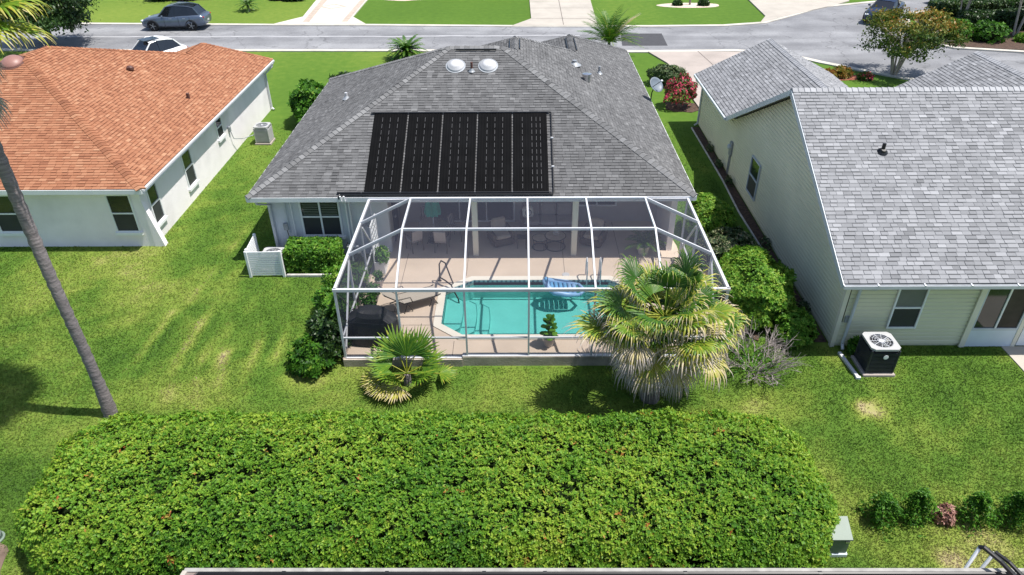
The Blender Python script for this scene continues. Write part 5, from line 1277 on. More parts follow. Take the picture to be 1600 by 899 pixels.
for j in range(ny2+1):
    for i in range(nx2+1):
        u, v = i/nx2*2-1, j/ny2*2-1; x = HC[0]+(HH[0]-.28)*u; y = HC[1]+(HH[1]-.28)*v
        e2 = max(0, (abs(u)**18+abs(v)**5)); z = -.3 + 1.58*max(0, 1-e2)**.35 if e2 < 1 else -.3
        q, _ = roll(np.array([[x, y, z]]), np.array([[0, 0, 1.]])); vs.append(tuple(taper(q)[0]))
mbc.add(vs, [(j*(nx2+1)+i, j*(nx2+1)+i+1, (j+1)*(nx2+1)+i+1, (j+1)*(nx2+1)+i) for j in range(ny2) for i in range(nx2)]).build('shade_core', 'leaf_core', hd)  # dark solid under the leaves, painted as the shade seen in the gaps

# clipped box shrub under the window
t = thing('box_shrub', 'square clipped shrub under the shuttered window', 'shrub', (-7.05, 21.0, 0))
P, Nn = rounded_box_pts((-7.05, 21.05, .48), (.92, .52, .5), .16, 9000); P += Nn*(-np.abs(rng.normal(0, .03, 9000))+.05*(fbm(P[:, 0], P[:, 1]+P[:, 2], 4, 2)-.5))[:, None]
sprigs('foliage', P[::4], Nn[::4], .07, 'bush_leaf', t, .6+rng.normal(0, .15, 2250), 5)
rounded_box_core('shade_core', (-7.05, 21.05, .44), (.84, .45, .46), .2, 'leaf_core', t)
tag(MB().box((-7.05, 20.42, .04), (1.7, .09, .12), bev=.02).build('edging_stone', 'stone_edge'), 'pale stone edging in front of the square shrub', 'edging')

# shrubs around the cage
bush('round_shrub', 'bright green round shrub where cage and grey roof corner meet', 'shrub', (7.05, 23.4, .6), (.9, 1.05, .8), 12000, .075, 'bush_leaf', .74, .13)
bush('variegated_shrub', 'dark shrub with cream flecked leaves beside the pool cage', 'shrub', (7.3, 21.4, .45), (1.0, .9, .6), 9000, .085, 'variegated_leaf', .48, .26, lump=.2)
bush('broad_shrub', 'large bright green shrub between pool cage and siding wall', 'shrub', (7.35, 18.7, .65), (1.1, 1.75, .95), 24000, .08, 'bush_leaf', .74, .15, lump=.2)
bush('low_shrub', 'low green shrub at the back corner of the cream house', 'shrub', (8.2, 16.95, .32), (.6, .6, .48), 6000, .075, 'bush_leaf', .66, .15, lump=.25)
bush('small_shrub', 'small leafy plant behind the black air conditioner', 'plant', (9.8, 16.2, .22), (.25, .22, .28), 700, .09, 'bush_leaf', .45, .15, lump=.25)
for (cx, cy, cz, rx, ry, rz2, nm, lb, mt, tm) in ((-5.55, 19.4, .5, .42, .75, .55, 'side_shrub', 'trimmed shrub below the white pool valves beside the cage', 'bush_leaf', .62), (-5.62, 17.9, .55, .45, .95, .75, 'side_shrub', 'tall vine like shrub against the cage wall near the grill', 'bush_leaf', .5), (-5.6, 16.6, .35, .5, .65, .6, 'side_shrub', 'dark green shrub at the foot of the cage outside the grill', 'dark_leaf', .5), (-6.0, 15.95, .12, .52, .5, .40, 'side_shrub', 'loose glossy shrub on the lawn at the cage corner', 'bush_leaf', .4)):
    bush(nm, lb, 'shrub', (cx, cy, cz), (rx, ry, rz2), 5200, .10, mt, tm, .2, lump=.5)
t = thing('bromeliad', 'dark purple spiky plant beside the cage shrubs', 'plant', (-6.25, 18.55, 0))
for k in range(16):
    a = k*2.4; r_ = .18+.12*random.random(); b = Vector((-6.25, 18.55, .02)); d_ = Vector((math.cos(a), math.sin(a), 0)); s_ = Vector((-d_.y, d_.x, 0))*.025; h = .18+.2*random.random()
    MB().add([b-s_, b+s_, b+d_*r_*.6+s_+Vector((0, 0, h)), b+d_*r_*1.2+Vector((0, 0, h*1.1)), b+d_*r_*.6-s_+Vector((0, 0, h))], [(0, 1, 2, 3, 4)]).build('leaf', 'purple_leaf', t)
for k, (x, y) in enumerate(((9.0, 18.3), (8.98, 20.6), (9.0, 22.4), (8.95, 27.6), (8.98, 29.4), (9.0, 31.3))):
    bush('wall_plant', ('scraggly weed low on the siding wall near the small shrub', 'thin weed in the dark bed beside the large shrub', 'thin weed in the dark bed across from the flecked shrub', 'weed in the dark bed below the meter', 'leafy weed in the dark bed beyond the meter', 'leafy weed in the dark bed near the street side downspout')[k], 'plant', (x, y, .12), (.14, .3, .2), 260, .06, 'variegated_leaf', .5, .2, lump=.4, core=False, stem=False, z0=.02, group='weeds along the siding wall')
# bare twig shrub
t = thing('bare_shrub', 'leafless grey twiggy shrub next to the big fan palm', 'shrub', (6.7, 15.7, -.2))
rt = random.Random(3)
def twig(mb, p, d, ln, r, lev):
    q = p + d*ln; mid = p+d*ln*.5+Vector((rt.uniform(-1, 1), rt.uniform(-1, 1), rt.uniform(-1, 1)))*ln*.1
    mb.tube([p, mid, q], [r, r*.85, r*.65], 4, cap=False)
    if lev > 0:
        for k in range(3 if lev > 1 else 3):
            nd = (d + Vector((rt.uniform(-1, 1), rt.uniform(-1, 1), rt.uniform(-.5, .7)))*.85).normalized(); twig(mb, mid.lerp(q, rt.random()), nd, ln*rt.uniform(.55, .85), r*.62, lev-1)
for k in range(20):
    mb = MB(); a = k*2.399; d_ = Vector((math.cos(a)*.8, math.sin(a)*.8, rt.uniform(.3, 1.1))).normalized()
    twig(mb, Vector((6.7+.2*math.cos(a), 15.75+.2*math.sin(a), -.22)), d_, rt.uniform(.48, .78), .02, 3); mb.build('branch', 'dead_twig', t)
P, Nn = ellipsoid_pts((6.5, 15.6, .15), (.85, .7, .5), 420, -.3); P = P*1.0; leaves('foliage', (np.array([6.5, 15.6, .15])+(P-np.array([6.5, 15.6, .15]))*rng.uniform(.3, 1, (len(P), 1))), Nn, .07, 'bush_leaf', t, .4+rng.normal(0, .15, len(P)))

# ------------------------------------------------------------------ palms
rp_ = random.Random(21)
t = thing('fan_palm', 'large fan palm with drooping greying fronds in front of the cage', 'palm tree', (3.6, 14.55, -.25))
PC = Vector((3.66, 14.4, 2.6))
MB().tube([(3.6, 14.55, -.3), (3.6, 14.52, .6), (3.6, 14.47, 1.5), (3.6, 14.4, 2.4)], [.26, .22, .21, .16], 12).build('trunk', 'palm_bark', t)
for k in range(38):
    f = k/37; az = k*2.39996+rp_.uniform(-.5, .5)
    el = 1.15 - 1.6*f**.9 + rp_.uniform(-.3, .3)
    dry = (.15 if f < .25 else .29 if f < .45 else .44 if f < .7 else .60) + rp_.uniform(-.1, .16)
    fan_frond(t, PC+Vector((.06*math.cos(az), .06*math.sin(az), .1-.3*f)), az, el, rp_.uniform(.8, 1.35), rp_.uniform(.72, 1.05), dry, rp_.choice((24, 28, 32)), rp_.uniform(1.5, 1.95), droop=.2+.3*f, tip=rp_.uniform(.45, 1.0), tipdry=rp_.uniform(.75, 1.1), fuse=.45, rnd=rp_)
for cx_, cy_, cz_, n_ in ((4.45, 14.55, 2.0, 11), (2.85, 14.35, 2.25, 10)):
    for k in range(n_): fan_frond(t, (cx_+rp_.uniform(-.15, .15), cy_, cz_+rp_.uniform(-.2, .2)), k*2.4+rp_.uniform(-.4, .4), rp_.uniform(-.35, .85), rp_.uniform(.45, .85), rp_.uniform(.75, 1.0), rp_.uniform(.2, .58), 26, 1.7, droop=.3, tip=rp_.uniform(.5, 1.0), tipdry=rp_.uniform(.7, 1.1), fuse=.48, rnd=rp_)
for k in range(14):
    az = k*2.4+rp_.uniform(-.3, .3); fan_frond(t, PC+Vector((0, 0, .05)), az, rp_.uniform(-.1, 1.0), rp_.uniform(.35, .65), rp_.uniform(.75, 1.0), rp_.uniform(.18, .5), 28, 1.7, droop=.3, tip=rp_.uniform(.5, .9), tipdry=rp_.uniform(.6, 1), fuse=.5, rnd=rp_)
for k in range(6):
    az = 3.6+.38*k+rp_.uniform(-.2, .2); fan_frond(t, PC+Vector((0, 0, -.3)), az, rp_.uniform(-.95, -.5), rp_.uniform(.7, 1.1), rp_.uniform(.7, .95), rp_.uniform(.6, .9), 24, 1.4, droop=.5, tip=1.0, tipdry=1.0, fuse=.4, rnd=rp_)
t = thing('young_fan_palm', 'small bright green fan palm on the lawn before the cage', 'palm tree', (-3.1, 15.15, -.2))
MB().tube([(-3.1, 15.15, -.3), (-3.1, 15.15, .15)], [.12, .1], 10).build('trunk', 'palm_bark', t)
for k, (az, el, pet, R_, dry) in enumerate(((2.25, 1.0, .55, .82, .30), (.85, .95, .6, .80, .27), (3.0, .6, .5, .74, .32), (.15, .5, .5, .72, .30), (4.8, .75, .42, .74, .33), (3.8, .5, .45, .68, .31), (5.7, .45, .45, .66, .30), (1.5, 1.3, .55, .72, .24), (3.75, .0, .66, .6, .60), (3.35, .05, .7, .56, .56), (4.3, -.05, .5, .6, .62), (.05, .05, .9, .48, .36))):
    fan_frond(t, (-3.1, 15.15, .14), az, el, pet, R_*1.08, dry, 21, 1.38, droop=.10, tip=.14, cup=.05, tipdry=.15, fuse=.64, rnd=rp_)
# tall palm at the left
t = thing('tall_palm', 'tall slender bare trunked palm behind the hedge end', 'palm tree', (-10.82, 13.8, -.25))
rp_ = random.Random(4)
pts = [(-10.82+.03*math.sin(z*.8), 13.8+.02*math.sin(z*1.1+1), z) for z in np.arange(-.3, 10.2, .14)]
MB().tube(pts, [.125+.05*max(0, 1-max(z, 0)/1.2)+.014*(i % 2)+.006*math.sin(i*2.3) for i, z in enumerate(np.arange(-.3, 10.2, .14))], 14).build('trunk', 'palm_bark', t, smooth=True)
for k in range(30):
    f = k/29; az = k*2.39996; fan_frond(t, (-10.82, 13.8, 10.15-.25*f), az, 1.25-1.35*f, rp_.uniform(.85, 1.15), rp_.uniform(.9, 1.1), .24+.2*f*f, 30, 2.0, droop=.4, tip=.5, tipdry=.4, rnd=rp_)
for k in range(22):
    f = k/21; az = k*2.39996+.3; fan_frond(t, (-10.82, 13.8, 9.85-.8*f), az, -.9-.4*f, rp_.uniform(.35, .6), rp_.uniform(.6, .8), rp_.uniform(.72, .97), 26, 1.2, droop=.4, tip=.7, tipdry=.6, rnd=rp_)
def rosette(name, label, c, n, Ln, h, dry=.1, el0=1.2, arch=.55, ll=.2, trunk=.12, group=None, lw=.04):
    t = thing(name, label, 'palm', (c[0], c[1], G(c[0], c[1])), group=group)
    MB().tube([(c[0], c[1], G(c[0], c[1])-.05), (c[0], c[1], h)], [trunk, trunk*.85], 10).build('trunk', 'palm_bark', t)
    for k in range(n):
        f = k/max(1, n-1); feather_frond(t, (c[0], c[1], h), k*2.39996, el0-1.15*f, Ln*random.uniform(.85, 1.1), dry+random.uniform(-.05, .1), arch=arch, ll=ll, lw=lw)
    return t
rosette('sago_palm', 'sago palm on the lawn edge behind the grey roof', (-7.2, 46.9), 64, 1.45, .5, .2, lw=.07)
rosette('sago_palm', 'sago palm in the lawn across the street beyond the grey car', (-22.1, 61.2), 24, 1.1, .45, .1)
t = rosette('feather_palm', 'upright feathery palm with dead fronds by the kerb', (5.9, 46.6), 44, 2.5, 1.0, .2, 1.5, .45, .42)
for k in range(6): feather_frond(t, (6.1, 46.6, 1.1), .0+.2*k, 1.2-.08*k, 2.5, .68, arch=.4, ll=.25)
# potted palm and plants on the deck
t = thing('potted_palm', 'green feathery potted palm in the porch corner nearest the siding wall', 'potted plant', (4.45, 21.75, DZ))
MB().lathe((4.45, 21.75, DZ), [(.16, 0), (.22, .3), (.23, .34), (.18, .34)], 18).build('pot', 'clay_pot', t)
for k in range(16): feather_frond(t, (4.45, 21.75, DZ+.32), k*2.4, 1.25-.6*k/15, random.uniform(.7, 1.0), .12, arch=.7, ll=.2, nl=18)
def potted(label, x, y, h, w, n, material='bush_leaf', tm=.5, size=.09, pot='clay_pot', ph=.26, pr=.14):
    t = thing('potted_plant', label, 'potted plant', (x, y, DZ))
    MB().lathe((x, y, DZ), [(pr*.75, 0), (pr, ph*.9), (pr*1.05, ph), (pr*.85, ph)], 18).build('pot', pot, t)
    P, Nn = ellipsoid_pts((x, y, DZ+ph+h*.5), (w, w, h*.55), n, -.9); P = np.array([x, y, DZ+ph+h*.5])+(P-np.array([x, y, DZ+ph+h*.5]))*rng.uniform(.35, 1, (len(P), 1))
    leaves('foliage', P, Nn, size, material, t, tm+rng.normal(0, .16, len(P)))
    mb = MB()
    for k in range(4): mb.tube([(x, y, DZ+ph-.02), (x+w*.5*math.cos(k*1.7), y+w*.5*math.sin(k*1.7), DZ+ph+h*.6)], .008, 5)
    mb.build('stem', 'bark', t)
potted('leafy potted plant beside the head of the chaise lounge', -4.62, 18.75, .45, .28, 380, tm=.4)
potted('taller potted plant behind the covered grill', -4.6, 18.0, .62, .26, 420, tm=.35)
potted('potted plant next to the trellis planter end', -4.6, 19.7, .32, .2, 220, tm=.4)
tp_ = bpy.data.objects['trellis_planter']
P, Nn = ellipsoid_pts((-4.62, 20.72, .72), (.28, .42, .32), 900, -.8); P = np.array([-4.62, 20.72, .66])+(P-np.array([-4.62, 20.72, .72]))*rng.uniform(.4, 1, (len(P), 1)); leaves('plant', P, Nn, .10, 'bush_leaf', tp_, .55+rng.normal(0, .17, len(P)))
# fiddle leaf plant: large single leaves
t = thing('fiddle_leaf_plant', 'broad leaved potted plant between pool and hedge side screens', 'potted plant', (.9, 16.5, DZ))
MB().lathe((.9, 16.5, DZ), [(.13, 0), (.17, .25), (.18, .3), (.14, .3)], 18).build('pot', 'clay_pot', t)
MB().tube([(.9, 16.5, .35), (.9, 16.5, .95)], .014, 6).build('stem', 'bark', t)
for k in range(22):
    a = k*2.399; z = .42+.6*k/22; el = .25+.9*k/22; d_ = Vector((math.cos(a)*math.cos(el), math.sin(a)*math.cos(el), math.sin(el))); s_ = Vector((-math.sin(a), math.cos(a), 0)); u_ = d_.cross(s_)
    b = Vector((.9, 16.5, z)); ln = .3; rows = [(0.05, .01), (.25, .05), (.5, .085), (.75, .10), (.93, .06), (1.0, .01)]; vs = []
    for q, w in rows: c = b+d_*ln*q-Vector((0, 0, .10*q*q)); vs += [c-s_*w+u_*-.02, c, c+s_*w+u_*-.02]
    MB().add(vs, [(3*i+j, 3*i+j+1, 3*i+j+4, 3*i+j+3) for i in range(5) for j in range(2)], .35+.4*random.random()).build('leaf', 'bush_leaf', t, tone=True)

# ------------------------------------------------------------------ front garden plants and trees
bush('flowering_bush', 'crimson flowering crape myrtle bush beside the satellite dish', 'bush', (8.75, 37.4, .85), (.95, .85, .9), 4200, .12, 'red_bloom', .3, .12, lump=.3, core=False, flowers=.42)
bush('garden_bush', 'dull green bush behind the crimson flowering bush', 'bush', (8.7, 41.3, .55), (.95, .9, .6), 3800, .11, 'variegated_leaf', .5, .15, lump=.25)
bush('glossy_shrub', 'large glossy shrub beside the grey roof facing the white air conditioner', 'shrub', (-10.5, 35.4, .95), (.95, 1.7, 1.05), 9000, .16, 'bush_leaf', .4, .2, lump=.3)
bush('glossy_shrub', 'smaller dark shrub peeping over the grey eave towards the sago palm', 'shrub', (-9.5, 38.6, .7), (.9, .7, .75), 3800, .15, 'dark_leaf', .55, .2, lump=.3)
for k, (x, y, s_, mt, lb) in enumerate(((-.9, 66.2, .8, 'dark_leaf', 'dark rounded shrub in the red mulch bed beside the plain driveway'), (-2.6, 66.4, .7, 'dark_leaf', 'low dark shrub in the middle of the red mulch bed'), (-5.9, 66.2, .8, 'dark_leaf', 'dark shrub in the red mulch bed by the lawn'), (-4.4, 66.6, .5, 'purple_leaf', 'low purple plant in the red mulch bed'), (-9.4, 65.9, .7, 'purple_leaf', 'purple grey plant in the pale pebble bed'), (-19.4, 65.2, .9, 'dark_leaf', 'dark shrub beside the decorated driveway towards the sago palm'), (-20.8, 65.5, .7, 'purple_leaf', 'mauve shrub beside the decorated driveway towards the sago palm'), (-29.0, 65.6, .9, 'purple_leaf', 'mauve flowering shrub behind the grey car'), (-31.2, 65.6, 1.0, 'dark_leaf', 'dark shrub in the bed behind the grey car'), (13.3, 62.2, .3, 'dark_leaf', 'smaller round shrub in the oval pebble bed'), (15.5, 62.1, .35, 'dark_leaf', 'larger round shrub in the oval pebble bed'))):
    bush('garden_shrub', lb, 'shrub', (x, y, s_*.5), (s_*1.2, s_*.8, s_*.75), 1500, .13, mt, .5, .2, lump=.2)
tag(MB().tube([(14.4, 62.4, 0), (14.4, 62.4, 2.2)], [.09, .07], 10).build('tree_trunk', 'bark'), 'slim tree trunk in the oval pebble bed', 'tree trunk')
def tree(name, label, c, trunks, height, crown_c, crown_r, n, size, material, tmean, clumps=34, seed=1, bark='pale_bark', tsd=.15, toptone=0.0, spread=.22):
    r = random.Random(seed); t = thing(name, label, 'tree', (c[0], c[1], G(c[0], c[1])))
    mb = MB(); ends = []
    for k in range(clumps):
        a = r.random()*6.28; q = r.random()**.5; ph = r.uniform(-.75, 1)
        rr_ = math.sqrt(max(0, 1-ph*ph*.9)); ends.append(Vector((crown_c[0]+crown_r[0]*q*rr_*math.cos(a), crown_c[1]+crown_r[1]*q*rr_*math.sin(a), crown_c[2]+crown_r[2]*ph)))
    stems = []
    for k in range(trunks):
        a = k*6.28/trunks+.4; b = Vector((c[0]+.1*math.cos(a), c[1]+.1*math.sin(a), G(c[0], c[1])-.05)); top = Vector((c[0]+(.45*math.cos(a) if trunks > 1 else 0)*crown_r[0]*.6, c[1]+(.45*math.sin(a) if trunks > 1 else 0)*crown_r[1]*.6, crown_c[2]-.1*crown_r[2]))
        mb.tube([b, b.lerp(top, .5)+Vector((0, 0, .1)), top], [.07 if trunks > 1 else .22, .05 if trunks > 1 else .17, .03 if trunks > 1 else .1], 8); stems.append((b, top))
    mb.build('trunk', bark, t)
    mb = MB()
    for e_ in ends:
        b, top = min(stems, key=lambda s: (s[1]-e_).length); st = b.lerp(top, r.uniform(.55, 1)); mb.tube([st, st.lerp(e_, .5)+Vector((0, 0, .12)), e_], [.03, .02, .008], 5, cap=False)
    mb.build('limbs', bark, t)
    P = []; T = []
    per = n//clumps
    for e_ in ends:
        rad = spread*r.uniform(.7, 1.35)*max(crown_r)
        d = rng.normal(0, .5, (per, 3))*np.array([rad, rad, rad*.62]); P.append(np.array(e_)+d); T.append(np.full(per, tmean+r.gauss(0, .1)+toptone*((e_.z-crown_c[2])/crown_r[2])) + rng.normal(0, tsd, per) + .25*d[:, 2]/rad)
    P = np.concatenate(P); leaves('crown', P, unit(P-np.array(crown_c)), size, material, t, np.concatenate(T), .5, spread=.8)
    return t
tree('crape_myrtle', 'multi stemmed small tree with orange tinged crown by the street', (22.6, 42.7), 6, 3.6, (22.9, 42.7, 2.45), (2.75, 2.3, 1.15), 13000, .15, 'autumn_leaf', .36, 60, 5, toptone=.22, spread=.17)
tree('oak_tree', 'dark leafy tree at the kerb beyond the orange roof', (-33.0, 51.2), 1, 7, (-32.4, 50.6, 3.0), (3.4, 3.0, 2.3), 22000, .2, 'dark_leaf', .45, 52, 8, 'bark')
tree('shade_tree', 'tree shading the lawn behind the grey car', (-27.2, 70.5), 1, 8, (-27.2, 69.5, 7.0), (6.5, 5.0, 3.0), 13000, .26, 'dark_leaf', .5, 50, 9, 'bark')
# planted island at the upper right
def long_hedge(label, a, b, w, h, n, mt='dark_leaf', tm=.55):
    c = ((a[0]+b[0])/2, (a[1]+b[1])/2); ln = math.hypot(b[0]-a[0], b[1]-a[1]); ang = math.atan2(b[1]-a[1], b[0]-a[0])
    t = thing('island_hedge', label, 'hedge', (c[0], c[1], .08)); P, Nn = rounded_box_pts((0, 0, h/2), (ln/2, w/2, h/2), .25, n); P = P + Nn*(.25*(fbm(P[:, 0], P[:, 1]+P[:, 2], 1.5, 2)-.5))[:, None]
    R_ = np.array([[math.cos(ang), -math.sin(ang), 0], [math.sin(ang), math.cos(ang), 0], [0, 0, 1]]); leaves('foliage', P@R_.T+np.array([c[0], c[1], .08]), Nn@R_.T, .16, mt, t, tm+rng.normal(0, .18, n))
    mb = MB().box((c[0], c[1], .08+h*.45), (ln-.4, w-.35, h*.85), rz=ang, bev=.2); mb.build('shade_core', 'leaf_core', t)  # dark block inside the hedge, coloured as its inner shade
long_hedge('dark clipped hedge round the rear of the island', (31.3, 56.5), (42, 58.2), 1.4, 1.3, 7000, tm=.62)
long_hedge('dark clipped hedge along the middle of the island', (32.0, 53.6), (43, 53.6), 1.6, 1.2, 8000, tm=.5)
for k, (x, y, s_, mt, tm, lb) in enumerate(((30.1, 50.9, 1.3, 'bush_leaf', .5, 'low green ground shrub at the rounded end of the island'), (32.4, 50.4, 1.2, 'bush_leaf', .38, 'dark low shrub in the front of the island bed'), (34.6, 50.0, .5, 'bush_leaf', .7, 'bright yellow green grass clump in the island mulch'), (37.3, 51.0, 1.3, 'bush_leaf', .6, 'bright green mounded shrub under the forked island tree'), (19.4, 42.5, .5, 'autumn_leaf', .75, 'yellow orange plant in the small bed near the crape myrtle'), (18.5, 42.3, .4, 'autumn_leaf', .9, 'orange plant in the small bed near the crape myrtle'), (20.6, 42.0, .35, 'red_bloom', .3, 'reddish low plant in the small bed near the crape myrtle'), (24.4, 40.2, .6, 'purple_leaf', .55, 'purple grey shrub under the crape myrtle crown'))):
    bush('island_shrub', lb, 'shrub', (x, y, s_*.45), (s_, s_*.9, s_*.65), 1500, .14, mt, tm, .16, lump=.2)
tree('island_tree', 'slim stemmed tree behind the island hedge', (32.6, 54.4), 3, 4.5, (32.8, 54.4, 2.9), (1.9, 1.5, .8), 4600, .2, 'bush_leaf', .5, 26, 12)
tree('island_tree', 'leafy tree with pale forked stems on the hedged island', (35.0, 51.6), 4, 4.8, (35.6, 52.0, 3.0), (2.2, 1.8, .9), 5500, .2, 'bush_leaf', .6, 28, 13)
# row of young shrubs by the big hedge
for k, (x, y, h, w, tm) in enumerate(((8.15, 10.5, .70, .46, .42), (8.92, 10.55, .85, .40, .5), (10.2, 10.5, .82, .43, .5), (11.05, 10.45, .85, .46, .45))):
    zg = G(x, y); t = thing('young_shrub', ('upright young green shrub beside the dry patch next to the hedge end', 'upright young green shrub between pink plant and utility box', 'upright young green shrub just past the pink plant from the hedge', 'upright young green shrub at the end of the planted row')[k], 'shrub', (x, y, zg), group='young shrubs in a row on the lawn')
    nn_ = 2600; hh = rng.random(nn_)**.8; a = rng.uniform(0, 6.28, nn_); rr_ = w*(1-.75*hh)*rng.uniform(.3, 1.15, nn_); lob = 1+.35*np.sin(3*a+k+4*hh)+.2*np.sin(7*a+9*hh)
    P = np.stack([x+rr_*lob*np.cos(a), y+rr_*lob*np.sin(a)+.0, zg+.04+h*hh], 1); leaves('foliage', P, P-np.array([x, y, zg+.1]), .07, 'bush_leaf', t, tm+rng.normal(0, .15, nn_), .4)
    mb = MB()
    for q in range(5): mb.tube([(x, y, zg-.03), (x+.12*math.cos(q*1.3), y+.12*math.sin(q*1.3), zg+h*.75)], [.012, .005], 5)
    mb.build('stem', 'bark', t)
bush('pink_plant', 'small pinkish brown plant between the young green shrubs', 'plant', (9.55, 10.5, G(9.55, 10.5)+.16), (.22, .2, .24), 600, .07, 'pink_leaf', .5, .2, lump=.3, core=False)

# ------------------------------------------------------------------ equipment
def slat_fence(label, a, b, h, n, group):
    t = thing('slatted_screen', label, 'fence', ((a[0]+b[0])/2, (a[1]+b[1])/2, 0), group=group)
    for p in (a, b): MB().box((p[0], p[1], h/2), (.09, .09, h+.04), bev=.01).build('post', 'white_paint', t)
    for k in range(n): z = .1+k*(h-.14)/(n-1); MB().beam((a[0], a[1], z), (b[0], b[1], z), .03, (h-.14)/(n-1)*.72).build('slat', 'white_paint', t)
slat_fence('white slatted screen panel facing the back lawn', (-9.12, 20.4), (-7.98, 20.42), 1.0, 11, 'slatted equipment screens'); slat_fence('white slatted screen panel facing the orange roofed house', (-9.14, 20.55), (-9.2, 21.6), 1.0, 11, 'slatted equipment screens')
def ac_unit(label, x, y, s, h, body, top, rz=0, nl=14, pad='concrete', round_=False):
    zg = G(x, y); t = thing('air_conditioner', label, 'air conditioner', (x, y, zg), rz, world=False)
    MB().box((0, 0, .03), (s*1.14, s*1.14, .1), bev=.015).build('pad', pad, t)
    MB().box((0, 0, .1+h/2), (s*.92, s*.92, h-.02), bev=.05).build('coil', 'ac_core' if body == 'ac_dark' else body, t)
    for k in range(nl):
        z = .14+k*(h-.1)/nl
        for sx, sy_ in ((0, -1), (0, 1), (-1, 0), (1, 0)):
            sz = (s*.9, .03, (h-.1)/nl*.6) if sx == 0 else (.03, s*.9, (h-.1)/nl*.6)
            MB().box((sx*s*.48, sy_*s*.48, z), sz).build('louvre', body, t)
    for sx in (-1, 1):
        for sy_ in (-1, 1): MB().box((sx*s*.475, sy_*s*.475, .1+h/2), (.05, .05, h), bev=.012).build('corner_post', body, t)
    hole = [(s*.40*math.cos(a), s*.40*math.sin(a)) for a in [k*2*math.pi/28 for k in range(28)]]
    o = s/2*1.03; bv = .09; out = [(-o+bv, -o), (o-bv, -o), (o, -o+bv), (o, o-bv), (o-bv, o), (-o+bv, o), (-o, o-bv), (-o, -o+bv)]
    MB().prism(out, .1+h, .16+h, [hole]).build('top_cover', top, t)
    MB().lathe((0, 0, .1+h-.04), [(s*.40, 0), (s*.40, .01)], 28).build('fan_well', 'lead', t)
    g_ = MB()
    for r_ in (.12, .2, .28, .36): g_.tube(closed([(s*r_*1.08*math.cos(a), s*r_*1.08*math.sin(a), .16+h) for a in [k*2*math.pi/24 for k in range(24)]]), .005, 4, cap=False)
    for k in range(10): a = k*2*math.pi/10; g_.tube([(s*.06*math.cos(a), s*.06*math.sin(a), .165+h), (s*.41*math.cos(a), s*.41*math.sin(a), .16+h)], .007, 4)
    g_.build('grille', 'white_metal' if body == 'ac_dark' else 'lead', t)
    for k in range(4):
        a = k*math.pi/2+.4; ca, sa = math.cos(a), math.sin(a); b_ = [(.06, -.03), (.36, -.11), (.38, .06), (.07, .04)]
        MB().add([(s*(u*ca-v*sa), s*(u*sa+v*ca), .115+h+(.03 if v > 0 else 0)) for u, v in b_], [(0, 1, 2, 3)]).build('fan_blade', 'steel', t)
    MB().lathe((0, 0, .12+h), [(s*.1, 0), (s*.1, .04), (s*.03, .055)], 16).build('hub', 'white_metal', t)
    return t
a_ = ac_unit('black air conditioner with pale top on the lawn beside the cream house', 10.02, 15.56, .78, .78, 'ac_dark', 'ac_white')
MB().lathe((.02, -.412, .68), [(.07, 0), (.07, .004), (.05, .006)], 16, (0, -1, 0)).build('badge', 'white_paint', a_)
ac_unit('white air conditioner beside the orange roofed house', -12.25, 32.6, .68, .72, 'ac_white', 'ac_white', nl=10)
ac_unit('white air conditioner behind the slatted screen', -8.5, 21.15, .72, .38, 'ac_white', 'ac_white', nl=10)
ex_ = thing('downspout_extension', 'white downspout extension lying on the lawn beside the black air conditioner', 'downspout', (9.36, 15.6, 0))
MB().beam((9.30, 16.15, .05), (9.4, 15.1, .04), .09, .07).build('pipe', 'white_metal', ex_); MB().box((9.405, 15.05, .04), (.12, .08, .08), rz=-.1).build('outlet', 'white_paint', ex_)
t = thing('pool_valves', 'cluster of white pool pipes and valves at the house wall', 'pool plumbing', (-5.75, 21.5, 0))
MB().tube([(-5.95, 21.55, .05), (-5.95, 21.55, .5), (-5.6, 21.55, .55), (-5.5, 21.55, .1)], .035, 8).build('pipe', 'white_paint', t); MB().tube([(-5.8, 21.35, .05), (-5.8, 21.35, .62), (-5.55, 21.35, .65)], .035, 8).build('pipe', 'white_paint', t)
for x, y, z in ((-5.8, 21.35, .62), (-5.95, 21.55, .52), (-5.58, 21.4, .4)): MB().lathe((x, y, z-.06), [(.05, 0), (.08, .03), (.08, .1), (.05, .14)], 12).build('valve', 'dome_white', t)
for x in (-5.8, -5.95): MB().box((x, 21.45, .7), (.03, .16, .03)).build('handle', 'black_metal', t)
# transformer with sloped lid
zt = G(6.9, 9.7); t = thing('utility_box', 'dark green metal utility transformer box against the hedge end', 'utility box', (6.8, 9.75, zt))
MB().box((6.8, 9.78, zt+.05), (.46, .5, .12), bev=.02).build('pad', 'pale_blue_panel', t)
mb = MB(); x0, x1, y0, y1 = 6.62, 6.99, 9.56, 9.95; mb.add([(x0, y0, zt+.11), (x1, y0, zt+.11), (x1, y1, zt+.11), (x0, y1, zt+.11), (x0, y0, zt+.56), (x1, y0, zt+.56), (x1, y1, zt+.74), (x0, y1, zt+.74)], [(0, 1, 5, 4), (1, 2, 6, 5), (2, 3, 7, 6), (3, 0, 4, 7), (3, 2, 1, 0)]).build('body', 'transformer_green', t)
mb = MB(); a0 = .03; mb.add([(x0-a0, y0-a0, zt+.555), (x1+a0, y0-a0, zt+.555), (x1+a0, y1+a0, zt+.755), (x0-a0, y1+a0, zt+.755), (x0-a0, y0-a0, zt+.59), (x1+a0, y0-a0, zt+.59), (x1+a0, y1+a0, zt+.79), (x0-a0, y1+a0, zt+.79)], [(3, 2, 1, 0), (4, 5, 6, 7), (0, 1, 5, 4), (1, 2, 6, 5), (2, 3, 7, 6), (3, 0, 4, 7)]).build('lid', 'transformer_green', t)
MB().box((6.93, 9.54, zt+.5), (.09, .03, .05)).build('latch', 'steel', t)
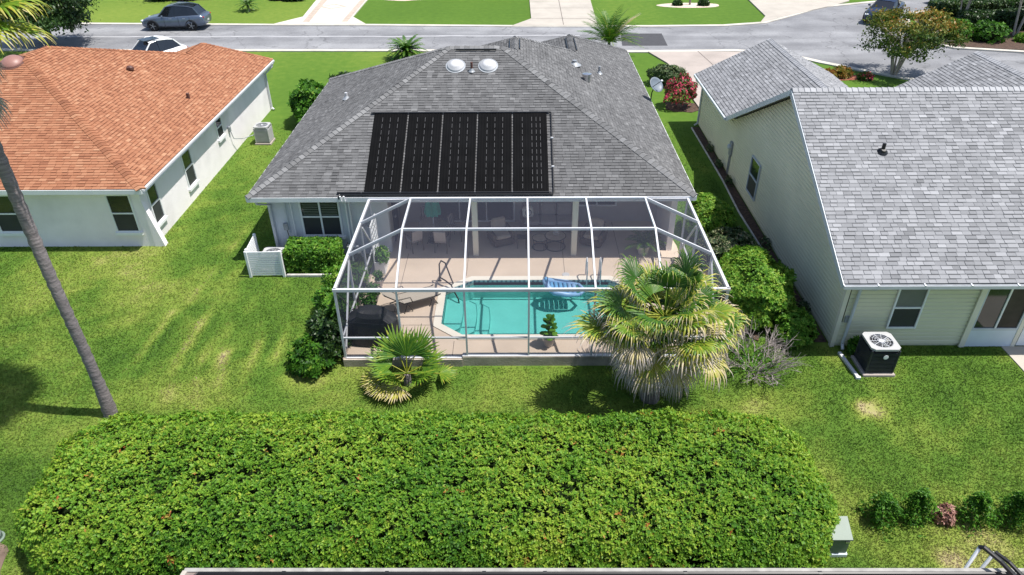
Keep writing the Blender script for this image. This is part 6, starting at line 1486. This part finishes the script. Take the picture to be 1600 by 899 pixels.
t = thing('green_pedestal', 'pale green round utility pedestal on the lawn beside the hedge', 'utility box', (-11.62, 10.0, G(-11.6, 10))); zt = G(-11.6, 10)
MB().lathe((-11.62, 10.0, zt), [(.16, 0), (.16, .25), (.14, .34), (.08, .4), (.02, .42)], 18).build('body', 'pale_blue_panel', t, smooth=True); MB().lathe((-11.62, 10.0, zt), [(.2, 0), (.2, .03), (.17, .04)], 18).build('base', 'transformer_green', t)
tag(MB().beam((-2.85, 55.2+9.8, 0), (-2.85, 65.0, 1.3), .1, .1).build('mailbox_post', 'white_paint'), 'white post at the edge of the red mulch bed', 'post')
strip('edging', [(8.80, 16.8), (8.72, 19), (8.80, 22), (8.72, 25), (8.8, 28), (8.75, 34.2)], .05, .05, .12, 'stone_edge', 'stone edging of the mulch bed along the siding wall', 'edging', kind='structure')

# ------------------------------------------------------------------ cars (length along local x, front at -x)
def car(name, label, x, y, rz, paint, Ln=4.75, Wd=1.92, H=1.62, suv=False, rim='rim_dark', sunroof=False, z=.03):
    t = thing(name, label, 'car', (x, y, z), rz, world=False)
    h = Ln/2
    # station: (x, half width, z low, z belt)
    body = [(-h, .62, .42, .62), (-h+.10, .80, .26, .70), (-h+.45, .90, .22, .82), (-h+1.05, .94, .22, .93), (-h+1.6, .955, .22, .99), (0, .96, .22, 1.0), (h-1.5, .96, .22, 1.04), (h-.8, .95, .24, 1.06), (h-.3, .91, .28, 1.05), (h-.06, .84, .36, .98), (h, .72, .48, .86)]
    k = Wd/1.92
    mb = MB(); n = 10; vs = []
    for (sx, w, zl, zb) in body:
        w *= k; prof = [(0, zl), (w*.80, zl), (w*.97, zl+.10), (w, zl+.30*(zb-zl)+.08), (w*.985, zb-.10), (w*.93, zb), (w*.6, zb+.045), (0, zb+.055)]
        full = prof + [(-a, b) for a, b in prof[-2:0:-1]]
        vs += [(sx, a, b) for a, b in full]
    m = 14
    fs = [(i*m+j, (i+1)*m+j, (i+1)*m+(j+1) % m, i*m+(j+1) % m) for i in range(len(body)-1) for j in range(m)] + [tuple(range(m)), tuple(range((len(body)-1)*m+m-1, (len(body)-1)*m-1, -1))]
    bd = mb.add(vs, fs).build('body', paint, t, smooth=True)
    # cabin: glass sides with painted roof
    zb = 1.0; f0, f1 = -h+1.35, -h+2.15; r1, r0 = (h-1.0, h-.25) if suv else (h-1.55, h-.35)
    wB, wT = .90*k, .66*k
    lower = [(f0, wB*.86), (f1, wB), (0.3, wB), (r1, wB*.97), (r0, wB*.82)]; upper = [(f1-.12, wT*.93, H-.10), (f1+.35, wT, H-.02), (.3, wT*1.02, H), (r1-.2, wT*.98, H-.06), (r1+.25 if suv else r1-.02, wT*.9, H-.16)]
    mb = MB(); vs = []
    for (lx, lw), (ux, uw, uz) in zip(lower, upper): vs += [(lx, -lw, zb), (ux, -uw, uz), (ux, uw, uz), (lx, lw, zb)]
    fs = []
    for i in range(4): fs += [(i*4, i*4+4, i*4+5, i*4+1), (i*4+2, i*4+6, i*4+7, i*4+3)]
    fs += [(0, 1, 2, 3), (16+3, 16+2, 16+1, 16)]
    gl = mb.add(vs, fs).build('windows', 'car_glass', t)
    mb = MB(); vs = []
    for (ux, uw, uz) in upper: vs += [(ux, -uw*1.02, uz-.005), (ux, -uw*.6, uz+.03), (ux, uw*.6, uz+.03), (ux, uw*1.02, uz-.005)]
    mb.add(vs, [(i*4+j, i*4+4+j, i*4+5+j, i*4+1+j) for i in range(4) for j in range(3)]).build('roof', 'car_glass' if sunroof == 'full' else paint, t, smooth=True)
    if sunroof is True: MB().box((.15, 0, H+.028), (1.0, .8*k, .02)).build('sunroof', 'skylight_glass', t)
    for s in (-1, 1):     # pillars
        for i in (0, 2, 4):
            (lx, lw), (ux, uw, uz) = lower[i], upper[i]; MB().beam((lx, s*(lw+.005), zb-.03), (ux, s*(uw+.008), uz+.01), .07 if i != 2 else .05, .03, (0, 1, 0)).build('pillar', paint if i != 2 else 'car_glass', t)
        MB().tube([(ux_, s*(uw_+.012), uz_) for ux_, uw_, uz_ in upper], .025, 6).build('roof_rail', paint, t)
        MB().box((f0+.42, s*(wB+.11), zb+.06), (.12, .2, .12), bev=.03).build('mirror', paint, t)
        MB().box((-h+.16, s*.62*k, .70), (.22, .34, .10), rz=s*.35, bev=.03).build('headlight', 'head_lamp', t)
        MB().box((h-.10, s*.62*k, .92), (.14, .38, .10), rz=-s*.3, bev=.03).build('taillight', 'tail_red', t)
        MB().beam((-h+1.35, s*(.962*k), .30), (h-1.3, s*(.962*k), .30), .012, .05).build('sill_trim', 'tyre', t)
        for dx in (-.05, .95): MB().box((dx, s*.972*k, .88), (.2, .02, .03)).build('door_handle', 'lead', t)
        for dx in (-.42, .62, 1.45): MB().box((dx-.1, s*.962*k, .66), (.012, .012, .62)).build('door_gap', 'tyre', t)
        for wx in (-h+.92, h-.98):
            w = MB().lathe((wx, s*(.84*k), .36), [(.25, -.11), (.34, -.11), (.36, -.07), (.36, .07), (.34, .11), (.25, .11)], 24, (0, 1, 0)).build('wheel', 'tyre', t)
            MB().lathe((wx, s*(.945*k), .36), [(.245, -.02), (.25, .0), (.10, .006), (.03, .012)], 20, (0, s, 0)).build('rim', 'rim_dark', w)
            sp = MB()
            for q in range(5): a = q*1.2566; sp.beam((wx, s*.955*k, .36), (wx+.235*math.cos(a), s*.955*k, .36+.235*math.sin(a)), .03, .05, (0, 1, 0))
            sp.build('spokes', 'rim_silver' if rim == 'rim_silver' else 'lead', w)
            MB().tube([(wx+.40*math.cos(a), s*.957*k, .36+.40*math.sin(a)) for a in np.linspace(-.25, math.pi+.25, 12)], .03, 6).build('wheel_arch', 'tyre', t)
    MB().box((h+.005, 0, .62), (.02, .36, .12)).build('number_plate', 'dome_white', t)
    return t
car('parked_car', 'blue grey crossover car parked along the kerb across the street', -25.6, 55.45, 0.02, 'car_grey', H=1.74, suv=True, sunroof='full')
car('parked_car', 'white hatchback with dark sunroof parked behind the orange roof', -23.0, 45.0, math.radians(52), 'car_white', Ln=4.3, H=1.68, suv=True, sunroof=True, z=.10)
car('parked_car', 'dark navy car standing in the street bend', 27.9, 56.7, math.radians(52), 'car_navy', Ln=4.7, H=1.5)
car('parked_car', 'white car half hidden behind the island trees', 36.5, 62.3, math.radians(12), 'car_white', Ln=4.8, H=1.7, suv=True, rim='rim_silver')

# ------------------------------------------------------------------ grass blades on the lawns
def blades():
    N = 640000
    # denser near the viewpoint
    y = 8.2 + (1-np.sqrt(rng.random(N)))*30; half = 4.6 + y*.80
    x = rng.uniform(-1, 1, N)*half - .15
    def rect(x0, x1, y0, y1): return (x > x0) & (x < x1) & (y > y0) & (y < y1)
    bad = rect(CX0-.12, CX1+.12, CY-.12, 24) | rect(-8.7, 5.55, 21.9, 40) | rect(-30, -13.3, 22.5, 40) | rect(8.5, 40, 16.5, 36) | rect(14.1, 16.6, 13.8, 16.6) | rect(9.55, 10.5, 15.1, 16.05) | rect(-10.0, 6.0, 8.7, 12.1) | (y > 35)
    d = dryness(x, y)
    bare = ((x-9.33)**2+(y-13.9)**2 < .12*rng.random(N)**2) | (((x+11.7)/.75)**2+((y-9)/.85)**2 < 1)
    ok = ~(bad | bare); x, y, d = x[ok], y[ok], d[ok]; n = len(x)
    z = gz(x, y)-.005; dist = np.sqrt(x*x+y*y)
    a = rng.uniform(0, 6.2832, n); h = rng.uniform(.022, .06, n)*(1+.35*(fbm(x, y, 1.7, 3)-.5)); w = rng.uniform(.006, .012, n)*(.7+dist/22)
    lean = rng.uniform(.6, 1.7, n)*h; b = rng.uniform(0, 6.2832, n)
    base = np.stack([x, y, z], 1); s = np.stack([np.cos(a), np.sin(a), 0*a], 1)*w[:, None]
    tip = base + np.stack([np.cos(b)*lean, np.sin(b)*lean, h], 1)
    V = np.stack([base-s, base+s, tip], 1).reshape(-1, 3); F = np.arange(n*3).reshape(n, 3)
    tone = d + rng.normal(0, .075, n)
    me = np_mesh('grass', V, F, np.clip(tone, 0, 1)); o = link('grass', me, 'grass_blade'); tag(o, 'short mown grass blades covering the back lawns', 'grass', kind='stuff')
blades()
